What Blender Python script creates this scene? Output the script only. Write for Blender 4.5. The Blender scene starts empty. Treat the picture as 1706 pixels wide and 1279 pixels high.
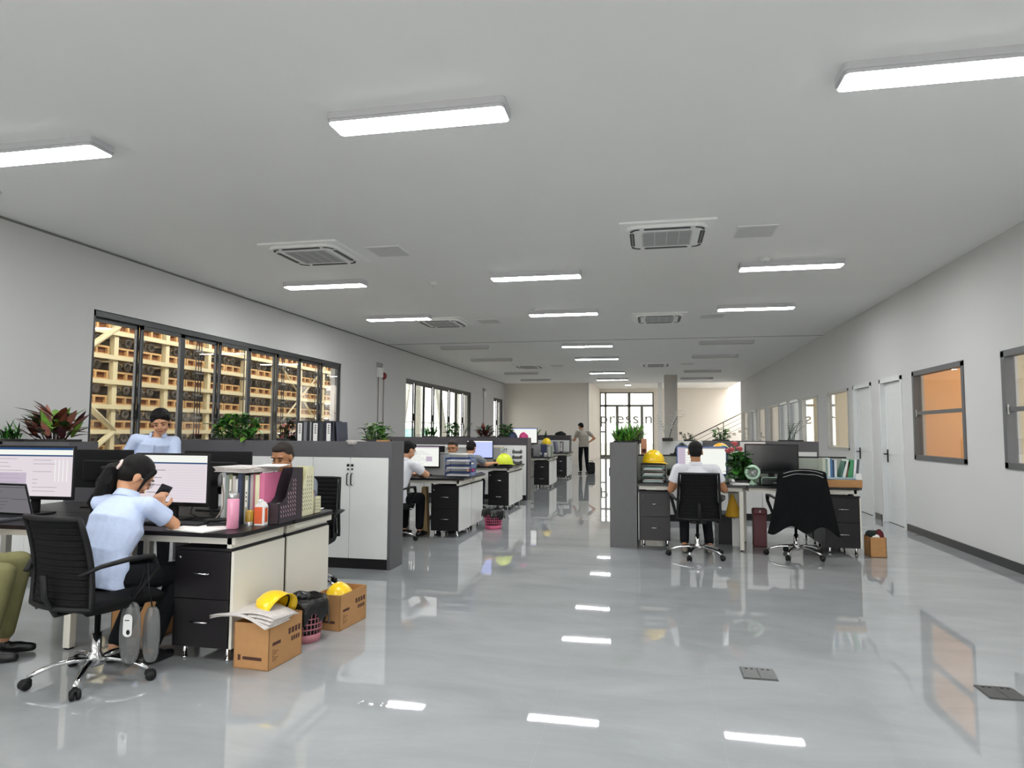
import bpy, bmesh, math, random
from mathutils import Vector, Matrix, Quaternion
PI = math.pi
R = math.radians
random.seed(7)
scene = bpy.context.scene
col = scene.collection

# ------------------------------------------------------------------ camera
cam_data = bpy.data.cameras.new('camera')
cam = bpy.data.objects.new('camera', cam_data)
col.objects.link(cam)
cam_data.sensor_fit = 'HORIZONTAL'
cam_data.sensor_width = 36.0
cam_data.lens = 1122.7 / 1706 * 36.0
cam_data.clip_start = 0.05
cam_data.clip_end = 300
def _cam_matrix(yaw, pitch, roll, loc):
    r0 = Vector((math.cos(yaw), math.sin(yaw), 0)); f0 = Vector((-math.sin(yaw), math.cos(yaw), 0))
    up = Vector((0, 0, 1))
    f = f0 * math.cos(pitch) + up * math.sin(pitch)
    u = -f0 * math.sin(pitch) + up * math.cos(pitch)
    r = r0 * math.cos(roll) + u * math.sin(roll)
    u2 = -r0 * math.sin(roll) + u * math.cos(roll)
    m = Matrix((r, u2, -f)).transposed().to_4x4()
    m.translation = loc
    return m
cam.matrix_world = _cam_matrix(0.204266, 0.0708595, 0.0059145, Vector((0, 0, 1.37)))
scene.camera = cam

# ------------------------------------------------------------------ world, exposure
WORLD_STRENGTH = 6.5
LAMP_STRENGTH = 42.0
world = bpy.data.worlds.new('world')
scene.world = world
world.use_nodes = True
bg = world.node_tree.nodes['Background']
bg.inputs[0].default_value = (1.0, 0.985, 0.965, 1)
bg.inputs[1].default_value = WORLD_STRENGTH
scene.view_settings.view_transform = 'Standard'
scene.view_settings.look = 'None'
scene.view_settings.gamma = 1.0
scene.view_settings.use_curve_mapping = False
scene.view_settings.exposure = 0.27
try:
    scene.cycles.max_bounces = 10
    scene.cycles.diffuse_bounces = 6
    scene.cycles.glossy_bounces = 5
    scene.cycles.transparent_max_bounces = 16
    scene.cycles.caustics_reflective = False
    scene.cycles.caustics_refractive = False
    scene.cycles.sample_clamp_indirect = 6.0
    scene.cycles.use_denoising = True
except Exception:
    pass

# ------------------------------------------------------------------ materials
def lin(c):
    return c / 12.92 if c <= 0.04045 else ((c + 0.055) / 1.055) ** 2.4
def srgb(h):
    h = h.lstrip('#')
    return tuple(lin(int(h[i:i + 2], 16) / 255) for i in (0, 2, 4))
MATS = {}
def mat(name, color, rough=0.5, metal=0.0, spec=0.5, noise=0.0, nscale=8.0, bump=0.0, bscale=60.0, emit=None, estr=0.0, stretch=None, coat=0.0):
    """procedural principled material: colour varied by noise, optional bump"""
    if name in MATS: return MATS[name]
    m = bpy.data.materials.new(name); m.use_nodes = True
    nt = m.node_tree; b = nt.nodes['Principled BSDF']
    c = srgb(color) if isinstance(color, str) else color
    b.inputs['Base Color'].default_value = (*c, 1)
    b.inputs['Roughness'].default_value = rough
    b.inputs['Metallic'].default_value = metal
    b.inputs['Specular IOR Level'].default_value = spec
    if coat: b.inputs['Coat Weight'].default_value = coat
    tc = nt.nodes.new('ShaderNodeTexCoord')
    mp = nt.nodes.new('ShaderNodeMapping')
    nt.links.new(tc.outputs['Object'], mp.inputs['Vector'])
    if stretch: mp.inputs['Scale'].default_value = stretch
    if noise > 0:
        n = nt.nodes.new('ShaderNodeTexNoise'); n.inputs['Scale'].default_value = nscale; n.inputs['Detail'].default_value = 4
        nt.links.new(mp.outputs[0], n.inputs['Vector'])
        r = nt.nodes.new('ShaderNodeMapRange')
        r.inputs[1].default_value = 0.25; r.inputs[2].default_value = 0.75
        r.inputs[3].default_value = 1 - noise; r.inputs[4].default_value = 1 + noise
        nt.links.new(n.outputs['Fac'], r.inputs[0])
        mx = nt.nodes.new('ShaderNodeVectorMath'); mx.operation = 'SCALE'
        mx.inputs[0].default_value = c
        nt.links.new(r.outputs[0], mx.inputs['Scale'])
        nt.links.new(mx.outputs[0], b.inputs['Base Color'])
    if bump > 0:
        n2 = nt.nodes.new('ShaderNodeTexNoise'); n2.inputs['Scale'].default_value = bscale; n2.inputs['Detail'].default_value = 3
        nt.links.new(mp.outputs[0], n2.inputs['Vector'])
        bp = nt.nodes.new('ShaderNodeBump'); bp.inputs['Strength'].default_value = bump; bp.inputs['Distance'].default_value = 0.01
        nt.links.new(n2.outputs['Fac'], bp.inputs['Height'])
        nt.links.new(bp.outputs[0], b.inputs['Normal'])
    if emit is not None:
        e = srgb(emit) if isinstance(emit, str) else emit
        b.inputs['Emission Color'].default_value = (*e, 1)
        b.inputs['Emission Strength'].default_value = estr
    MATS[name] = m
    return m

def floor_material():
    m = bpy.data.materials.new('polished_tile'); m.use_nodes = True
    nt = m.node_tree; N = nt.nodes; L = nt.links
    b = N['Principled BSDF']
    b.inputs['Roughness'].default_value = 0.02
    b.inputs['Specular IOR Level'].default_value = 0.9
    geo = N.new('ShaderNodeNewGeometry')
    # soft diagonal marble veining
    mp = N.new('ShaderNodeMapping'); mp.inputs['Rotation'].default_value = (0, 0, 0.75); mp.inputs['Scale'].default_value = (0.8, 1.9, 1)
    L.new(geo.outputs['Position'], mp.inputs['Vector'])
    n1 = N.new('ShaderNodeTexNoise'); n1.inputs['Scale'].default_value = 1.3; n1.inputs['Detail'].default_value = 9; n1.inputs['Roughness'].default_value = 0.62; n1.inputs['Distortion'].default_value = 0.6
    L.new(mp.outputs[0], n1.inputs['Vector'])
    cr = N.new('ShaderNodeValToRGB')
    cr.color_ramp.elements[0].position = 0.3; cr.color_ramp.elements[0].color = (*srgb('#979a9c'), 1)
    cr.color_ramp.elements[1].position = 0.7; cr.color_ramp.elements[1].color = (*srgb('#a9acae'), 1)
    L.new(n1.outputs['Fac'], cr.inputs['Fac'])
    # grout lines of 0.8 m tiles
    sx = N.new('ShaderNodeSeparateXYZ'); L.new(geo.outputs['Position'], sx.inputs[0])
    outs = []
    for ax, off in (('X', 0.5 + 8.0), ('Y', -3.04 + 16.0)):
        a = N.new('ShaderNodeMath'); a.operation = 'ADD'; a.inputs[1].default_value = off; L.new(sx.outputs[ax], a.inputs[0])
        d = N.new('ShaderNodeMath'); d.operation = 'DIVIDE'; d.inputs[1].default_value = 0.8; L.new(a.outputs[0], d.inputs[0])
        f = N.new('ShaderNodeMath'); f.operation = 'FRACT'; L.new(d.outputs[0], f.inputs[0])
        s = N.new('ShaderNodeMath'); s.operation = 'PINGPONG'; s.inputs[1].default_value = 0.5; L.new(f.outputs[0], s.inputs[0])
        l = N.new('ShaderNodeMath'); l.operation = 'LESS_THAN'; l.inputs[1].default_value = 0.0009; L.new(s.outputs[0], l.inputs[0])
        outs.append(l)
    mx = N.new('ShaderNodeMath'); mx.operation = 'MAXIMUM'; L.new(outs[0].outputs[0], mx.inputs[0]); L.new(outs[1].outputs[0], mx.inputs[1])
    mix = N.new('ShaderNodeMix'); mix.data_type = 'RGBA'
    L.new(mx.outputs[0], mix.inputs[0]); L.new(cr.outputs[0], mix.inputs[6]); mix.inputs[7].default_value = (*srgb('#aaadae'), 1)
    L.new(mix.outputs[2], b.inputs['Base Color'])
    n2 = N.new('ShaderNodeTexNoise'); n2.inputs['Scale'].default_value = 3.5; n2.inputs['Detail'].default_value = 2
    L.new(geo.outputs['Position'], n2.inputs['Vector'])
    bp = N.new('ShaderNodeBump'); bp.inputs['Strength'].default_value = 0.012; bp.inputs['Distance'].default_value = 0.012
    L.new(n2.outputs['Fac'], bp.inputs['Height']); L.new(bp.outputs[0], b.inputs['Normal'])
    return m

def glass_material(name='window_glass', tint=(1, 1, 1), ior=1.6):
    if name in MATS: return MATS[name]
    m = bpy.data.materials.new(name); m.use_nodes = True
    nt = m.node_tree; N = nt.nodes; L = nt.links
    N.remove(N['Principled BSDF'])
    out = N['Material Output']
    t = N.new('ShaderNodeBsdfTransparent'); t.inputs[0].default_value = (*tint, 1)
    g = N.new('ShaderNodeBsdfGlossy'); g.inputs['Roughness'].default_value = 0.0
    lw = N.new('ShaderNodeLayerWeight'); lw.inputs[0].default_value = 0.5
    pw = N.new('ShaderNodeMath'); pw.operation = 'POWER'; pw.inputs[1].default_value = 4.0; L.new(lw.outputs['Facing'], pw.inputs[0])
    fr = N.new('ShaderNodeMath'); fr.operation = 'MULTIPLY_ADD'; fr.inputs[1].default_value = 0.85; fr.inputs[2].default_value = 0.045; L.new(pw.outputs[0], fr.inputs[0])
    mx = N.new('ShaderNodeMixShader')
    L.new(fr.outputs[0], mx.inputs[0]); L.new(t.outputs[0], mx.inputs[1]); L.new(g.outputs[0], mx.inputs[2])
    L.new(mx.outputs[0], out.inputs[0])
    MATS[name] = m
    return m

M_FLOOR = floor_material()
M_CEIL = mat('white_ceiling_paint', '#f3f3f1', 0.75, noise=0.01, nscale=1.5)
M_WALL = mat('white_wall_paint', '#cfcfce', 0.7, noise=0.012, nscale=1.2)
M_WALL_WARM = mat('warm_white_wall_paint', '#dcd6cd', 0.75, noise=0.015, nscale=1.0)
M_PEACH = mat('peach_wall_paint', '#f2bd84', 0.8, noise=0.02, nscale=2)
M_BEIGE = mat('beige_wall_paint', '#d8cbb0', 0.8, noise=0.02, nscale=2)
M_GLASS = glass_material()
M_GLASS_TINT = glass_material('tinted_entrance_glass', (0.56, 0.57, 0.55))
M_GLASS_SOFT = glass_material('lightly_tinted_glass', (0.78, 0.79, 0.77))
M_FRAME = mat('dark_window_frame', '#2b2e30', 0.4, noise=0.05)
M_FRAME_GREY = mat('grey_window_frame', '#616264', 0.45, metal=0.2, noise=0.04)
M_FRAME_ALU = mat('aluminium_frame', '#b4b4ae', 0.4, metal=0.3, noise=0.04)
M_WHITE = mat('white_laminate', '#dfe0de', 0.35, noise=0.015, nscale=5)
M_CREAM = mat('cream_laminate', '#dfdcd0', 0.35, noise=0.015, nscale=5)
M_DOOR = mat('white_door_paint', '#dcdfdf', 0.25, noise=0.015)
M_CHAR = mat('charcoal_wood_grain', '#58575a', 0.45, noise=0.12, nscale=14, stretch=(18, 18, 0.6))
M_BLACKWOOD = mat('black_wood_grain', '#171417', 0.4, spec=0.35, noise=0.2, nscale=12, stretch=(14, 14, 0.8))
M_DARKTOP = mat('dark_desktop', '#161416', 0.35, spec=0.4, noise=0.2, nscale=10, stretch=(0.8, 12, 12))
M_BLACK = mat('black_plastic', '#101012', 0.5, spec=0.3, noise=0.08)
M_MESH = mat('black_mesh_fabric', '#101012', 0.8, spec=0.2, noise=0.2, nscale=60, bump=0.3, bscale=220)
M_CHROME = mat('chrome', '#d6d6d8', 0.12, metal=1.0, noise=0.03)
M_STEEL = mat('brushed_steel', '#b9b9b8', 0.32, metal=0.9, noise=0.05)
M_GREYPANEL = mat('grey_desk_screen', '#a9aaa9', 0.5, noise=0.03)
M_KRAFT = mat('kraft_cardboard', '#b18455', 0.85, noise=0.06, nscale=20)
M_KRAFT_IN = mat('kraft_cardboard_inside', '#9c7347', 0.9, noise=0.06, nscale=20)
M_PRINT = mat('brown_print', '#4b2c22', 0.8, noise=0.05)
M_YELLOW = mat('yellow_hat_plastic', '#fbd016', 0.28, noise=0.03, coat=0.2)
M_LIME = mat('lime_hat_plastic', '#d9e83a', 0.3, noise=0.03)
M_LIMEYEL = mat('yellow_hat_plastic_pale', '#f0cf2a', 0.3, noise=0.03)
M_MAGENTA = mat('magenta_hat_plastic', '#c23a78', 0.35, noise=0.03)
M_PINK = mat('pink_gloss', '#e59ab6', 0.22, noise=0.03, coat=0.4)
M_PINKBASKET = mat('pink_basket_plastic', '#e86f97', 0.4, noise=0.03)
M_ROSEBASKET = mat('rose_basket_plastic', '#c07d87', 0.4, noise=0.03)
M_BAG = mat('black_plastic_bag', '#0d0d0f', 0.25, noise=0.1, bump=0.5, bscale=30)
M_PAPER = mat('white_paper', '#eceae6', 0.8, noise=0.02)
M_NEWS = mat('newsprint', '#c9c3bf', 0.85, noise=0.12, nscale=45)
M_ORANGE = mat('orange_print', '#e2602a', 0.5, noise=0.1, nscale=30)
M_AMBER = mat('amber_glass', '#a98426', 0.15, noise=0.1)
M_PURPLEBLACK = mat('aubergine_plastic', '#332a31', 0.4, noise=0.05)
M_CREAMFILE = mat('cream_plastic', '#dcd9b6', 0.45, noise=0.02)
M_NAVY = mat('navy_board', '#25304f', 0.5, noise=0.05)
M_SKIN = mat('skin', '#cc9774', 0.55, noise=0.05, nscale=14)
M_SKIN2 = mat('tanned_skin', '#b07c58', 0.55, noise=0.05, nscale=14)
M_HAIR = mat('black_hair', '#0c0909', 0.55, spec=0.25, noise=0.35, nscale=60, stretch=(6, 6, 1), bump=0.5, bscale=120)
M_HAIR_SHORT = mat('cropped_hair', '#2c2420', 0.8, noise=0.3, nscale=90)
M_LIP = mat('lips', '#a0574c', 0.5, noise=0.04)
M_EYE = mat('dark_eye', '#1a1210', 0.3, noise=0.04)
M_SHIRT_BLUE = mat('pale_blue_cotton', '#c3d1ee', 0.85, noise=0.05, nscale=10, bump=1.0, bscale=11)
M_SHIRT_WHITE = mat('white_cotton', '#e2e3e9', 0.85, noise=0.05, nscale=10, bump=1.0, bscale=11)
M_SHIRT_GREY = mat('grey_cotton', '#7f858c', 0.85, noise=0.07, nscale=10, bump=0.6, bscale=16)
M_SHIRT_BEIGE = mat('beige_cotton', '#a8a196', 0.85, noise=0.05, nscale=10, bump=0.6, bscale=16)
M_TROUSER = mat('black_trouser_cloth', '#101216', 0.9, spec=0.2, noise=0.1, bump=0.5, bscale=18)
M_OLIVE = mat('olive_trouser_cloth', '#77744c', 0.85, noise=0.08, nscale=14, bump=0.7, bscale=18)
M_SHOE = mat('black_shoe_leather', '#101012', 0.35, noise=0.08)
M_SHOE_GREY = mat('grey_canvas_shoe', '#8d857a', 0.7, noise=0.1)
M_SOIL = mat('dark_planter', '#2a2826', 0.7, noise=0.2)
M_LEAF = mat('green_leaf', '#4a8d33', 0.4, noise=0.3, nscale=16)
M_LEAF_D = mat('dark_green_leaf', '#20451f', 0.4, noise=0.3, nscale=16)
M_LEAF_L = mat('light_green_leaf', '#74a23c', 0.4, noise=0.3, nscale=16)
M_LEAF_R = mat('red_brown_leaf', '#6b3a2a', 0.4, noise=0.35, nscale=16)
M_LEAF_P = mat('pinkish_leaf', '#a2695a', 0.4, noise=0.3, nscale=16)
M_LEAF_M = mat('maroon_leaf', '#3a1c22', 0.4, noise=0.3, nscale=16)
M_FLOWER = mat('red_flower', '#b9535b', 0.35, noise=0.2, nscale=20)
M_RACK = mat('cream_rack_steel', '#cfc39a', 0.5, noise=0.04)
M_CRATE = mat('orange_pine', '#c9a26a', 0.8, noise=0.12, nscale=8)
M_CRATE_IN = mat('brown_crate_load', '#7a4a22', 0.85, noise=0.25, nscale=8)
M_MACHINE = mat('dark_machine_casting', '#6d665a', 0.6, metal=0.3, noise=0.3, nscale=12)
M_GROUND = mat('pale_concrete', '#b5b2aa', 0.85, noise=0.06, nscale=0.8)
M_TEAL = mat('teal_bin_plastic', '#8fc3bd', 0.5, noise=0.05)
M_REDBOX = mat('dark_red_leatherette', '#5c1f26', 0.4, noise=0.08)
M_MINT = mat('mint_plastic', '#bfe0c8', 0.35, noise=0.03)
M_BLUEBEZEL = mat('blue_plastic', '#41629c', 0.4, noise=0.04)
M_REDLAMP = mat('red_lamp_plastic', '#7c2020', 0.35, noise=0.05)
M_DKMETAL = mat('dark_metal_plate', '#626363', 0.4, metal=0.6, noise=0.1, nscale=30)

def emitter(name, color, strength):
    """self lit surface (lamp diffuser, lit screen)"""
    if name in MATS: return MATS[name]
    m = bpy.data.materials.new(name); m.use_nodes = True
    nt = m.node_tree; N = nt.nodes
    N.remove(N['Principled BSDF'])
    e = N.new('ShaderNodeEmission')
    e.inputs[0].default_value = (*srgb(color), 1); e.inputs[1].default_value = strength
    nt.links.new(e.outputs[0], N['Material Output'].inputs[0])
    MATS[name] = m
    return m
M_LAMP = emitter('lit_diffuser', '#fbfcfc', LAMP_STRENGTH)
M_DIFF_OFF = mat('unlit_diffuser', '#b8b4aa', 0.5, noise=0.02)
E_SCREEN = emitter('screen_pale', '#d6cdd3', 0.95)
E_SCREEN_W = emitter('screen_white', '#e6e8e2', 0.95)
E_SCREEN_B = emitter('screen_blue_white', '#aeb8f4', 1.1)
E_NAVY = emitter('screen_navy_bar', '#2c4a78', 0.8)
E_LINE = emitter('screen_grey_line', '#9a929c', 0.8)
E_PANEL = emitter('screen_lilac_panel', '#bcb0c0', 0.9)
E_YEL = emitter('screen_yellow_mark', '#c9b878', 0.9)
E_DIM = emitter('screen_dim', '#77757a', 0.8)
E_DIMLINE = emitter('screen_dim_line', '#5c5960', 0.6)

# ------------------------------------------------------------------ mesh helpers
class MB:
    def __init__(self): self.bm = bmesh.new(); self.mats = []
    def _mi(self, m):
        if m is None: return 0
        if m not in self.mats: self.mats.append(m)
        return self.mats.index(m)
    def _set(self, faces, m, smooth=False):
        i = self._mi(m)
        for f in faces:
            f.material_index = i; f.smooth = smooth
    def box(self, x0, x1, y0, y1, z0, z1, m=None, bev=0.0, mtx=None, seg=2):
        r = bmesh.ops.create_cube(self.bm, size=1.0)
        vs = r['verts']
        T = Matrix.Translation(((x0 + x1) / 2, (y0 + y1) / 2, (z0 + z1) / 2)) @ Matrix.Diagonal((abs(x1 - x0), abs(y1 - y0), abs(z1 - z0), 1))
        bmesh.ops.transform(self.bm, matrix=T, verts=vs)
        faces = set(f for v in vs for f in v.link_faces)
        if bev > 0:
            edges = list(set(e for v in vs for e in v.link_edges))
            bb = min(bev, 0.45 * min(abs(x1 - x0), abs(y1 - y0), abs(z1 - z0)))
            rr = bmesh.ops.bevel(self.bm, geom=edges, offset=bb, segments=seg, affect='EDGES', profile=0.5)
            faces = set(rr['faces']) | set(f for f in faces if f.is_valid)
            vs = list(set(v for f in faces for v in f.verts))
        if mtx is not None: bmesh.ops.transform(self.bm, matrix=mtx, verts=vs)
        self._set(faces, m)
        return self
    def vbox(self, x0, x1, y0, y1, z0, z1, rad, m=None, seg=4, mtx=None):
        """box with rounded vertical edges"""
        pts = []
        rad = min(rad, (x1 - x0) / 2 - 1e-4, (y1 - y0) / 2 - 1e-4)
        for cx, cy, a0 in ((x1 - rad, y1 - rad, 0), (x0 + rad, y1 - rad, 90), (x0 + rad, y0 + rad, 180), (x1 - rad, y0 + rad, 270)):
            for i in range(seg + 1):
                a = R(a0 + 90 * i / seg); pts.append((cx + rad * math.cos(a), cy + rad * math.sin(a)))
        return self.prism(pts, z0, z1, m, mtx)
    def prism(self, pts, z0, z1, m=None, mtx=None, smooth=False):
        a = [self.bm.verts.new((p[0], p[1], z0)) for p in pts]
        b = [self.bm.verts.new((p[0], p[1], z1)) for p in pts]
        n = len(pts); fs = []
        fs.append(self.bm.faces.new(list(reversed(a)))); fs.append(self.bm.faces.new(b))
        for i in range(n): fs.append(self.bm.faces.new((a[i], a[(i + 1) % n], b[(i + 1) % n], b[i])))
        if mtx is not None: bmesh.ops.transform(self.bm, matrix=mtx, verts=a + b)
        self._set(fs, m, smooth)
        return self
    def tube(self, path, rad, m=None, seg=8, cap=True, closed=False, flat=1.0):
        """tube along a path; rad number or list; flat squashes the second axis"""
        pts = [Vector(p) for p in path]; n = len(pts)
        rs = rad if isinstance(rad, (list, tuple)) else [rad] * n
        rings = []; prev = None
        for i, p in enumerate(pts):
            if closed: d = (pts[(i + 1) % n] - pts[i - 1])
            else: d = pts[min(i + 1, n - 1)] - pts[max(i - 1, 0)]
            if d.length < 1e-9: d = Vector((0, 0, 1))
            d.normalize()
            if prev is None:
                ref = Vector((0, 0, 1)) if abs(d.z) < 0.9 else Vector((1, 0, 0))
                u = d.cross(ref).normalized()
            else:
                u = (prev - d * prev.dot(d)).normalized()
            prev = u; w = d.cross(u)
            rings.append([self.bm.verts.new(p + u * (math.cos(2 * PI * k / seg) * rs[i]) + w * (math.sin(2 * PI * k / seg) * rs[i] * flat)) for k in range(seg)])
        fs = []
        for i in range(n if closed else n - 1):
            a, b = rings[i], rings[(i + 1) % n]
            for k in range(seg): fs.append(self.bm.faces.new((a[k], a[(k + 1) % seg], b[(k + 1) % seg], b[k])))
        if cap and not closed:
            fs.append(self.bm.faces.new(list(reversed(rings[0])))); fs.append(self.bm.faces.new(rings[-1]))
        self._set(fs, m, True)
        return self
    def lathe(self, prof, m=None, seg=24, at=(0, 0, 0), mtx=None, sx=1.0, sy=1.0):
        """revolve (radius, z) profile about z"""
        rings = []; allv = []
        for r, z in prof:
            if r < 1e-6:
                v = self.bm.verts.new((at[0], at[1], at[2] + z)); rings.append([v]); allv.append(v)
            else:
                rg = [self.bm.verts.new((at[0] + sx * r * math.cos(2 * PI * k / seg), at[1] + sy * r * math.sin(2 * PI * k / seg), at[2] + z)) for k in range(seg)]
                rings.append(rg); allv += rg
        fs = []
        for a, b in zip(rings, rings[1:]):
            for k in range(seg):
                k2 = (k + 1) % seg
                if len(a) == 1 and len(b) == 1: continue
                if len(a) == 1: fs.append(self.bm.faces.new((a[0], b[k2], b[k])))
                elif len(b) == 1: fs.append(self.bm.faces.new((a[k], a[k2], b[0])))
                else: fs.append(self.bm.faces.new((a[k], a[k2], b[k2], b[k])))
        if mtx is not None: bmesh.ops.transform(self.bm, matrix=mtx, verts=allv)
        self._set(fs, m, True)
        return self
    def ell(self, c, r, m=None, sub=3, mtx=None):
        rr = bmesh.ops.create_icosphere(self.bm, subdivisions=sub, radius=1.0)
        T = Matrix.Translation(c) @ (mtx if mtx is not None else Matrix.Identity(4)) @ Matrix.Diagonal((r[0], r[1], r[2], 1))
        bmesh.ops.transform(self.bm, matrix=T, verts=rr['verts'])
        self._set(set(f for v in rr['verts'] for f in v.link_faces), m, True)
        return self
    def quad(self, a, b, c, d, m=None, smooth=False):
        f = self.bm.faces.new([self.bm.verts.new(p) for p in (a, b, c, d)])
        self._set([f], m, smooth); return self
    def grid(self, fn, nu, nv, m=None, thick=0.0, smooth=True):
        """surface fn(u,v)->point; with thickness along normals"""
        V = [[Vector(fn(i / nu, j / nv)) for j in range(nv + 1)] for i in range(nu + 1)]
        top = [[self.bm.verts.new(V[i][j]) for j in range(nv + 1)] for i in range(nu + 1)]
        fs = []
        for i in range(nu):
            for j in range(nv): fs.append(self.bm.faces.new((top[i][j], top[i + 1][j], top[i + 1][j + 1], top[i][j + 1])))
        if thick:
            bot = []
            for i in range(nu + 1):
                row = []
                for j in range(nv + 1):
                    du = V[min(i + 1, nu)][j] - V[max(i - 1, 0)][j]; dv = V[i][min(j + 1, nv)] - V[i][max(j - 1, 0)]
                    n = du.cross(dv); n = n.normalized() if n.length > 1e-12 else Vector((0, 0, 1))
                    row.append(self.bm.verts.new(V[i][j] - n * thick))
                bot.append(row)
            for i in range(nu):
                for j in range(nv): fs.append(self.bm.faces.new((bot[i][j + 1], bot[i + 1][j + 1], bot[i + 1][j], bot[i][j])))
            for i in range(nu):
                fs.append(self.bm.faces.new((top[i][0], bot[i][0], bot[i + 1][0], top[i + 1][0])))
                fs.append(self.bm.faces.new((top[i + 1][nv], bot[i + 1][nv], bot[i][nv], top[i][nv])))
            for j in range(nv):
                fs.append(self.bm.faces.new((top[0][j + 1], bot[0][j + 1], bot[0][j], top[0][j])))
                fs.append(self.bm.faces.new((top[nu][j], bot[nu][j], bot[nu][j + 1], top[nu][j + 1])))
        self._set(fs, m, smooth)
        return self
    def xf(self, mtx):
        bmesh.ops.transform(self.bm, matrix=mtx, verts=self.bm.verts[:]); return self
    def build(self, name, m=None, parent=None, label=None):
        me = bpy.data.meshes.new(name)
        bmesh.ops.recalc_face_normals(self.bm, faces=self.bm.faces[:]) if False else None
        self.bm.to_mesh(me); self.bm.free()
        for k in (self.mats if self.mats else [m]):
            if k is not None: me.materials.append(k)
        o = bpy.data.objects.new(name, me); col.objects.link(o)
        if parent is not None: o.parent = parent
        if label: o['label'] = label
        return o

def tag(o, label, cat, group=None, kind=None):
    o['label'] = label; o['category'] = cat
    if group: o['group'] = group
    if kind: o['kind'] = kind
    return o
def thing(name, label, cat, loc=(0, 0, 0), rotz=0.0, group=None):
    o = bpy.data.objects.new(name, None); col.objects.link(o)
    o.empty_display_size = 0.1
    o.location = loc; o.rotation_euler = (0, 0, rotz)
    return tag(o, label, cat, group)
def struct(o, label=None):
    o['kind'] = 'structure'
    if label: o['label'] = label
    return o
def kids(o): return [c for c in bpy.data.objects if c.parent is o]
_KIDS = {}
def dup(root, loc=None, rotz=None, label=None, group=None):
    """copy of a thing with copies of its parts and their sub-parts"""
    def cp(o, parent):
        c = o.copy(); col.objects.link(c)
        if parent is not None: c.parent = parent
        for ch in _kids_of(o): cp(ch, c)
        return c
    def _kids_of(o):
        if o.name not in _KIDS: _KIDS[o.name] = [c for c in o.children]
        return _KIDS[o.name]
    r = cp(root, None)
    if loc is not None: r.location = loc
    if rotz is not None: r.rotation_euler = (0, 0, rotz)
    if label: r['label'] = label
    if group: r['group'] = group
    return r
def single(name, mb, m, label, cat, loc=(0, 0, 0), rotz=0.0, group=None):
    o = mb.build(name, m); o.location = loc; o.rotation_euler = (0, 0, rotz)
    return tag(o, label, cat, group)
def RZ(a): return Matrix.Rotation(a, 4, 'Z')
def RX(a): return Matrix.Rotation(a, 4, 'X')
def RY(a): return Matrix.Rotation(a, 4, 'Y')
def TR(x, y, z): return Matrix.Translation((x, y, z))

# ------------------------------------------------------------------ the setting
XL, XR, ZC, YB, YF = -6.26, 3.58, 3.46, 28.6, -7.0
YH, ZH = 38.0, 3.8
b = MB(); b.box(XL - 0.3, 12.0, YF - 0.3, YH + 0.1, -0.2, 0.0)
struct(b.build('floor', M_FLOOR))
b = MB(); b.box(XL - 0.3, 8.2, YF - 0.3, YB, ZC, ZC + 0.25)
struct(b.build('ceiling', M_CEIL))
b = MB(); b.box(-2.95, 4.1, YB, YH + 0.2, ZH, ZH + 0.25)
struct(b.build('ceiling', M_CEIL))

def wall_x(name, x0, x1, y0, y1, z0, z1, holes, m, label=None):
    """wall lying along Y with rectangular holes (ya, yb, za, zb)"""
    w = MB(); holes = sorted(holes); y = y0
    for ya, yb, za, zb in holes:
        if ya > y: w.box(x0, x1, y, ya, z0, z1)
        if za > z0: w.box(x0, x1, ya, yb, z0, za)
        if zb < z1: w.box(x0, x1, ya, yb, zb, z1)
        y = yb
    if y < y1: w.box(x0, x1, y, y1, z0, z1)
    return struct(w.build(name, m), label)
WL = [(-5.6, -0.8, 1.2, 2.75), (6.53, 12.86, 0.95, 2.75), (16.6, 23.05, 1.1, 2.75), (26.6, 28.25, 1.1, 2.75)]  # first opening is out of view, added to let daylight in
wall_x('wall_left', XL - 0.24, XL, YF, YB + 0.2, 0, ZC + 0.1, WL, M_WALL)
WR = [(6.3, 7.87, 1.03, 2.23), (8.76, 10.33, 1.03, 2.23), (13.5, 15.04, 1.07, 2.21), (15.87, 17.43, 1.07, 2.21), (20.5, 22.16, 1.07, 2.2), (22.9, 24.45, 1.07, 2.2), (26.9, 28.4, 1.07, 2.2)]
DR = [(10.75, 11.73, 0, 2.23), (12.16, 13.17, 0, 2.23), (17.78, 18.95, 0, 2.23), (19.2, 20.3, 0, 2.23), (24.75, 26.0, 0, 2.2)]
wall_x('wall_right', XR, XR + 0.14, YF, YB + 0.3, 0, ZC + 0.1, WR + DR, M_WALL)
b = MB(); b.box(XL, -2.62, YB, YB + 0.2, 0, ZC + 0.1); struct(b.build('wall_back', M_WALL_WARM))
b = MB(); b.box(XL, -5.2, YF - 0.2, YF, 0, ZC + 0.1); b.box(2.6, XR + 0.2, YF - 0.2, YF, 0, ZC + 0.1); b.box(-5.2, 2.6, YF - 0.2, YF, 2.9, ZC + 0.1); b.box(-5.2, 2.6, YF - 0.2, YF, 0, 0.3); struct(b.build('wall_front', M_WALL))
b = MB()  # unseen window added behind the camera to bring daylight onto the ceiling
for k in range(7): b.box(-5.2 + 1.3 * k - 0.03, -5.2 + 1.3 * k + 0.03, YF - 0.14, YF - 0.06, 0.3, 2.9)
b.box(-5.2, 2.6, YF - 0.14, YF - 0.06, 0.3, 0.36); b.box(-5.2, 2.6, YF - 0.14, YF - 0.06, 2.84, 2.9)
added_w15 = struct(b.build('window_15', M_FRAME)); b = MB(); b.box(-5.2, 2.6, YF - 0.105, YF - 0.099, 0.3, 2.9); b.build('glass_pane', M_GLASS, added_w15)
b = MB(); b.box(-2.95, -2.82, YB + 0.2, YH, 0, ZH + 0.1); struct(b.build('wall_hall_left', M_WALL_WARM))
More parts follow.
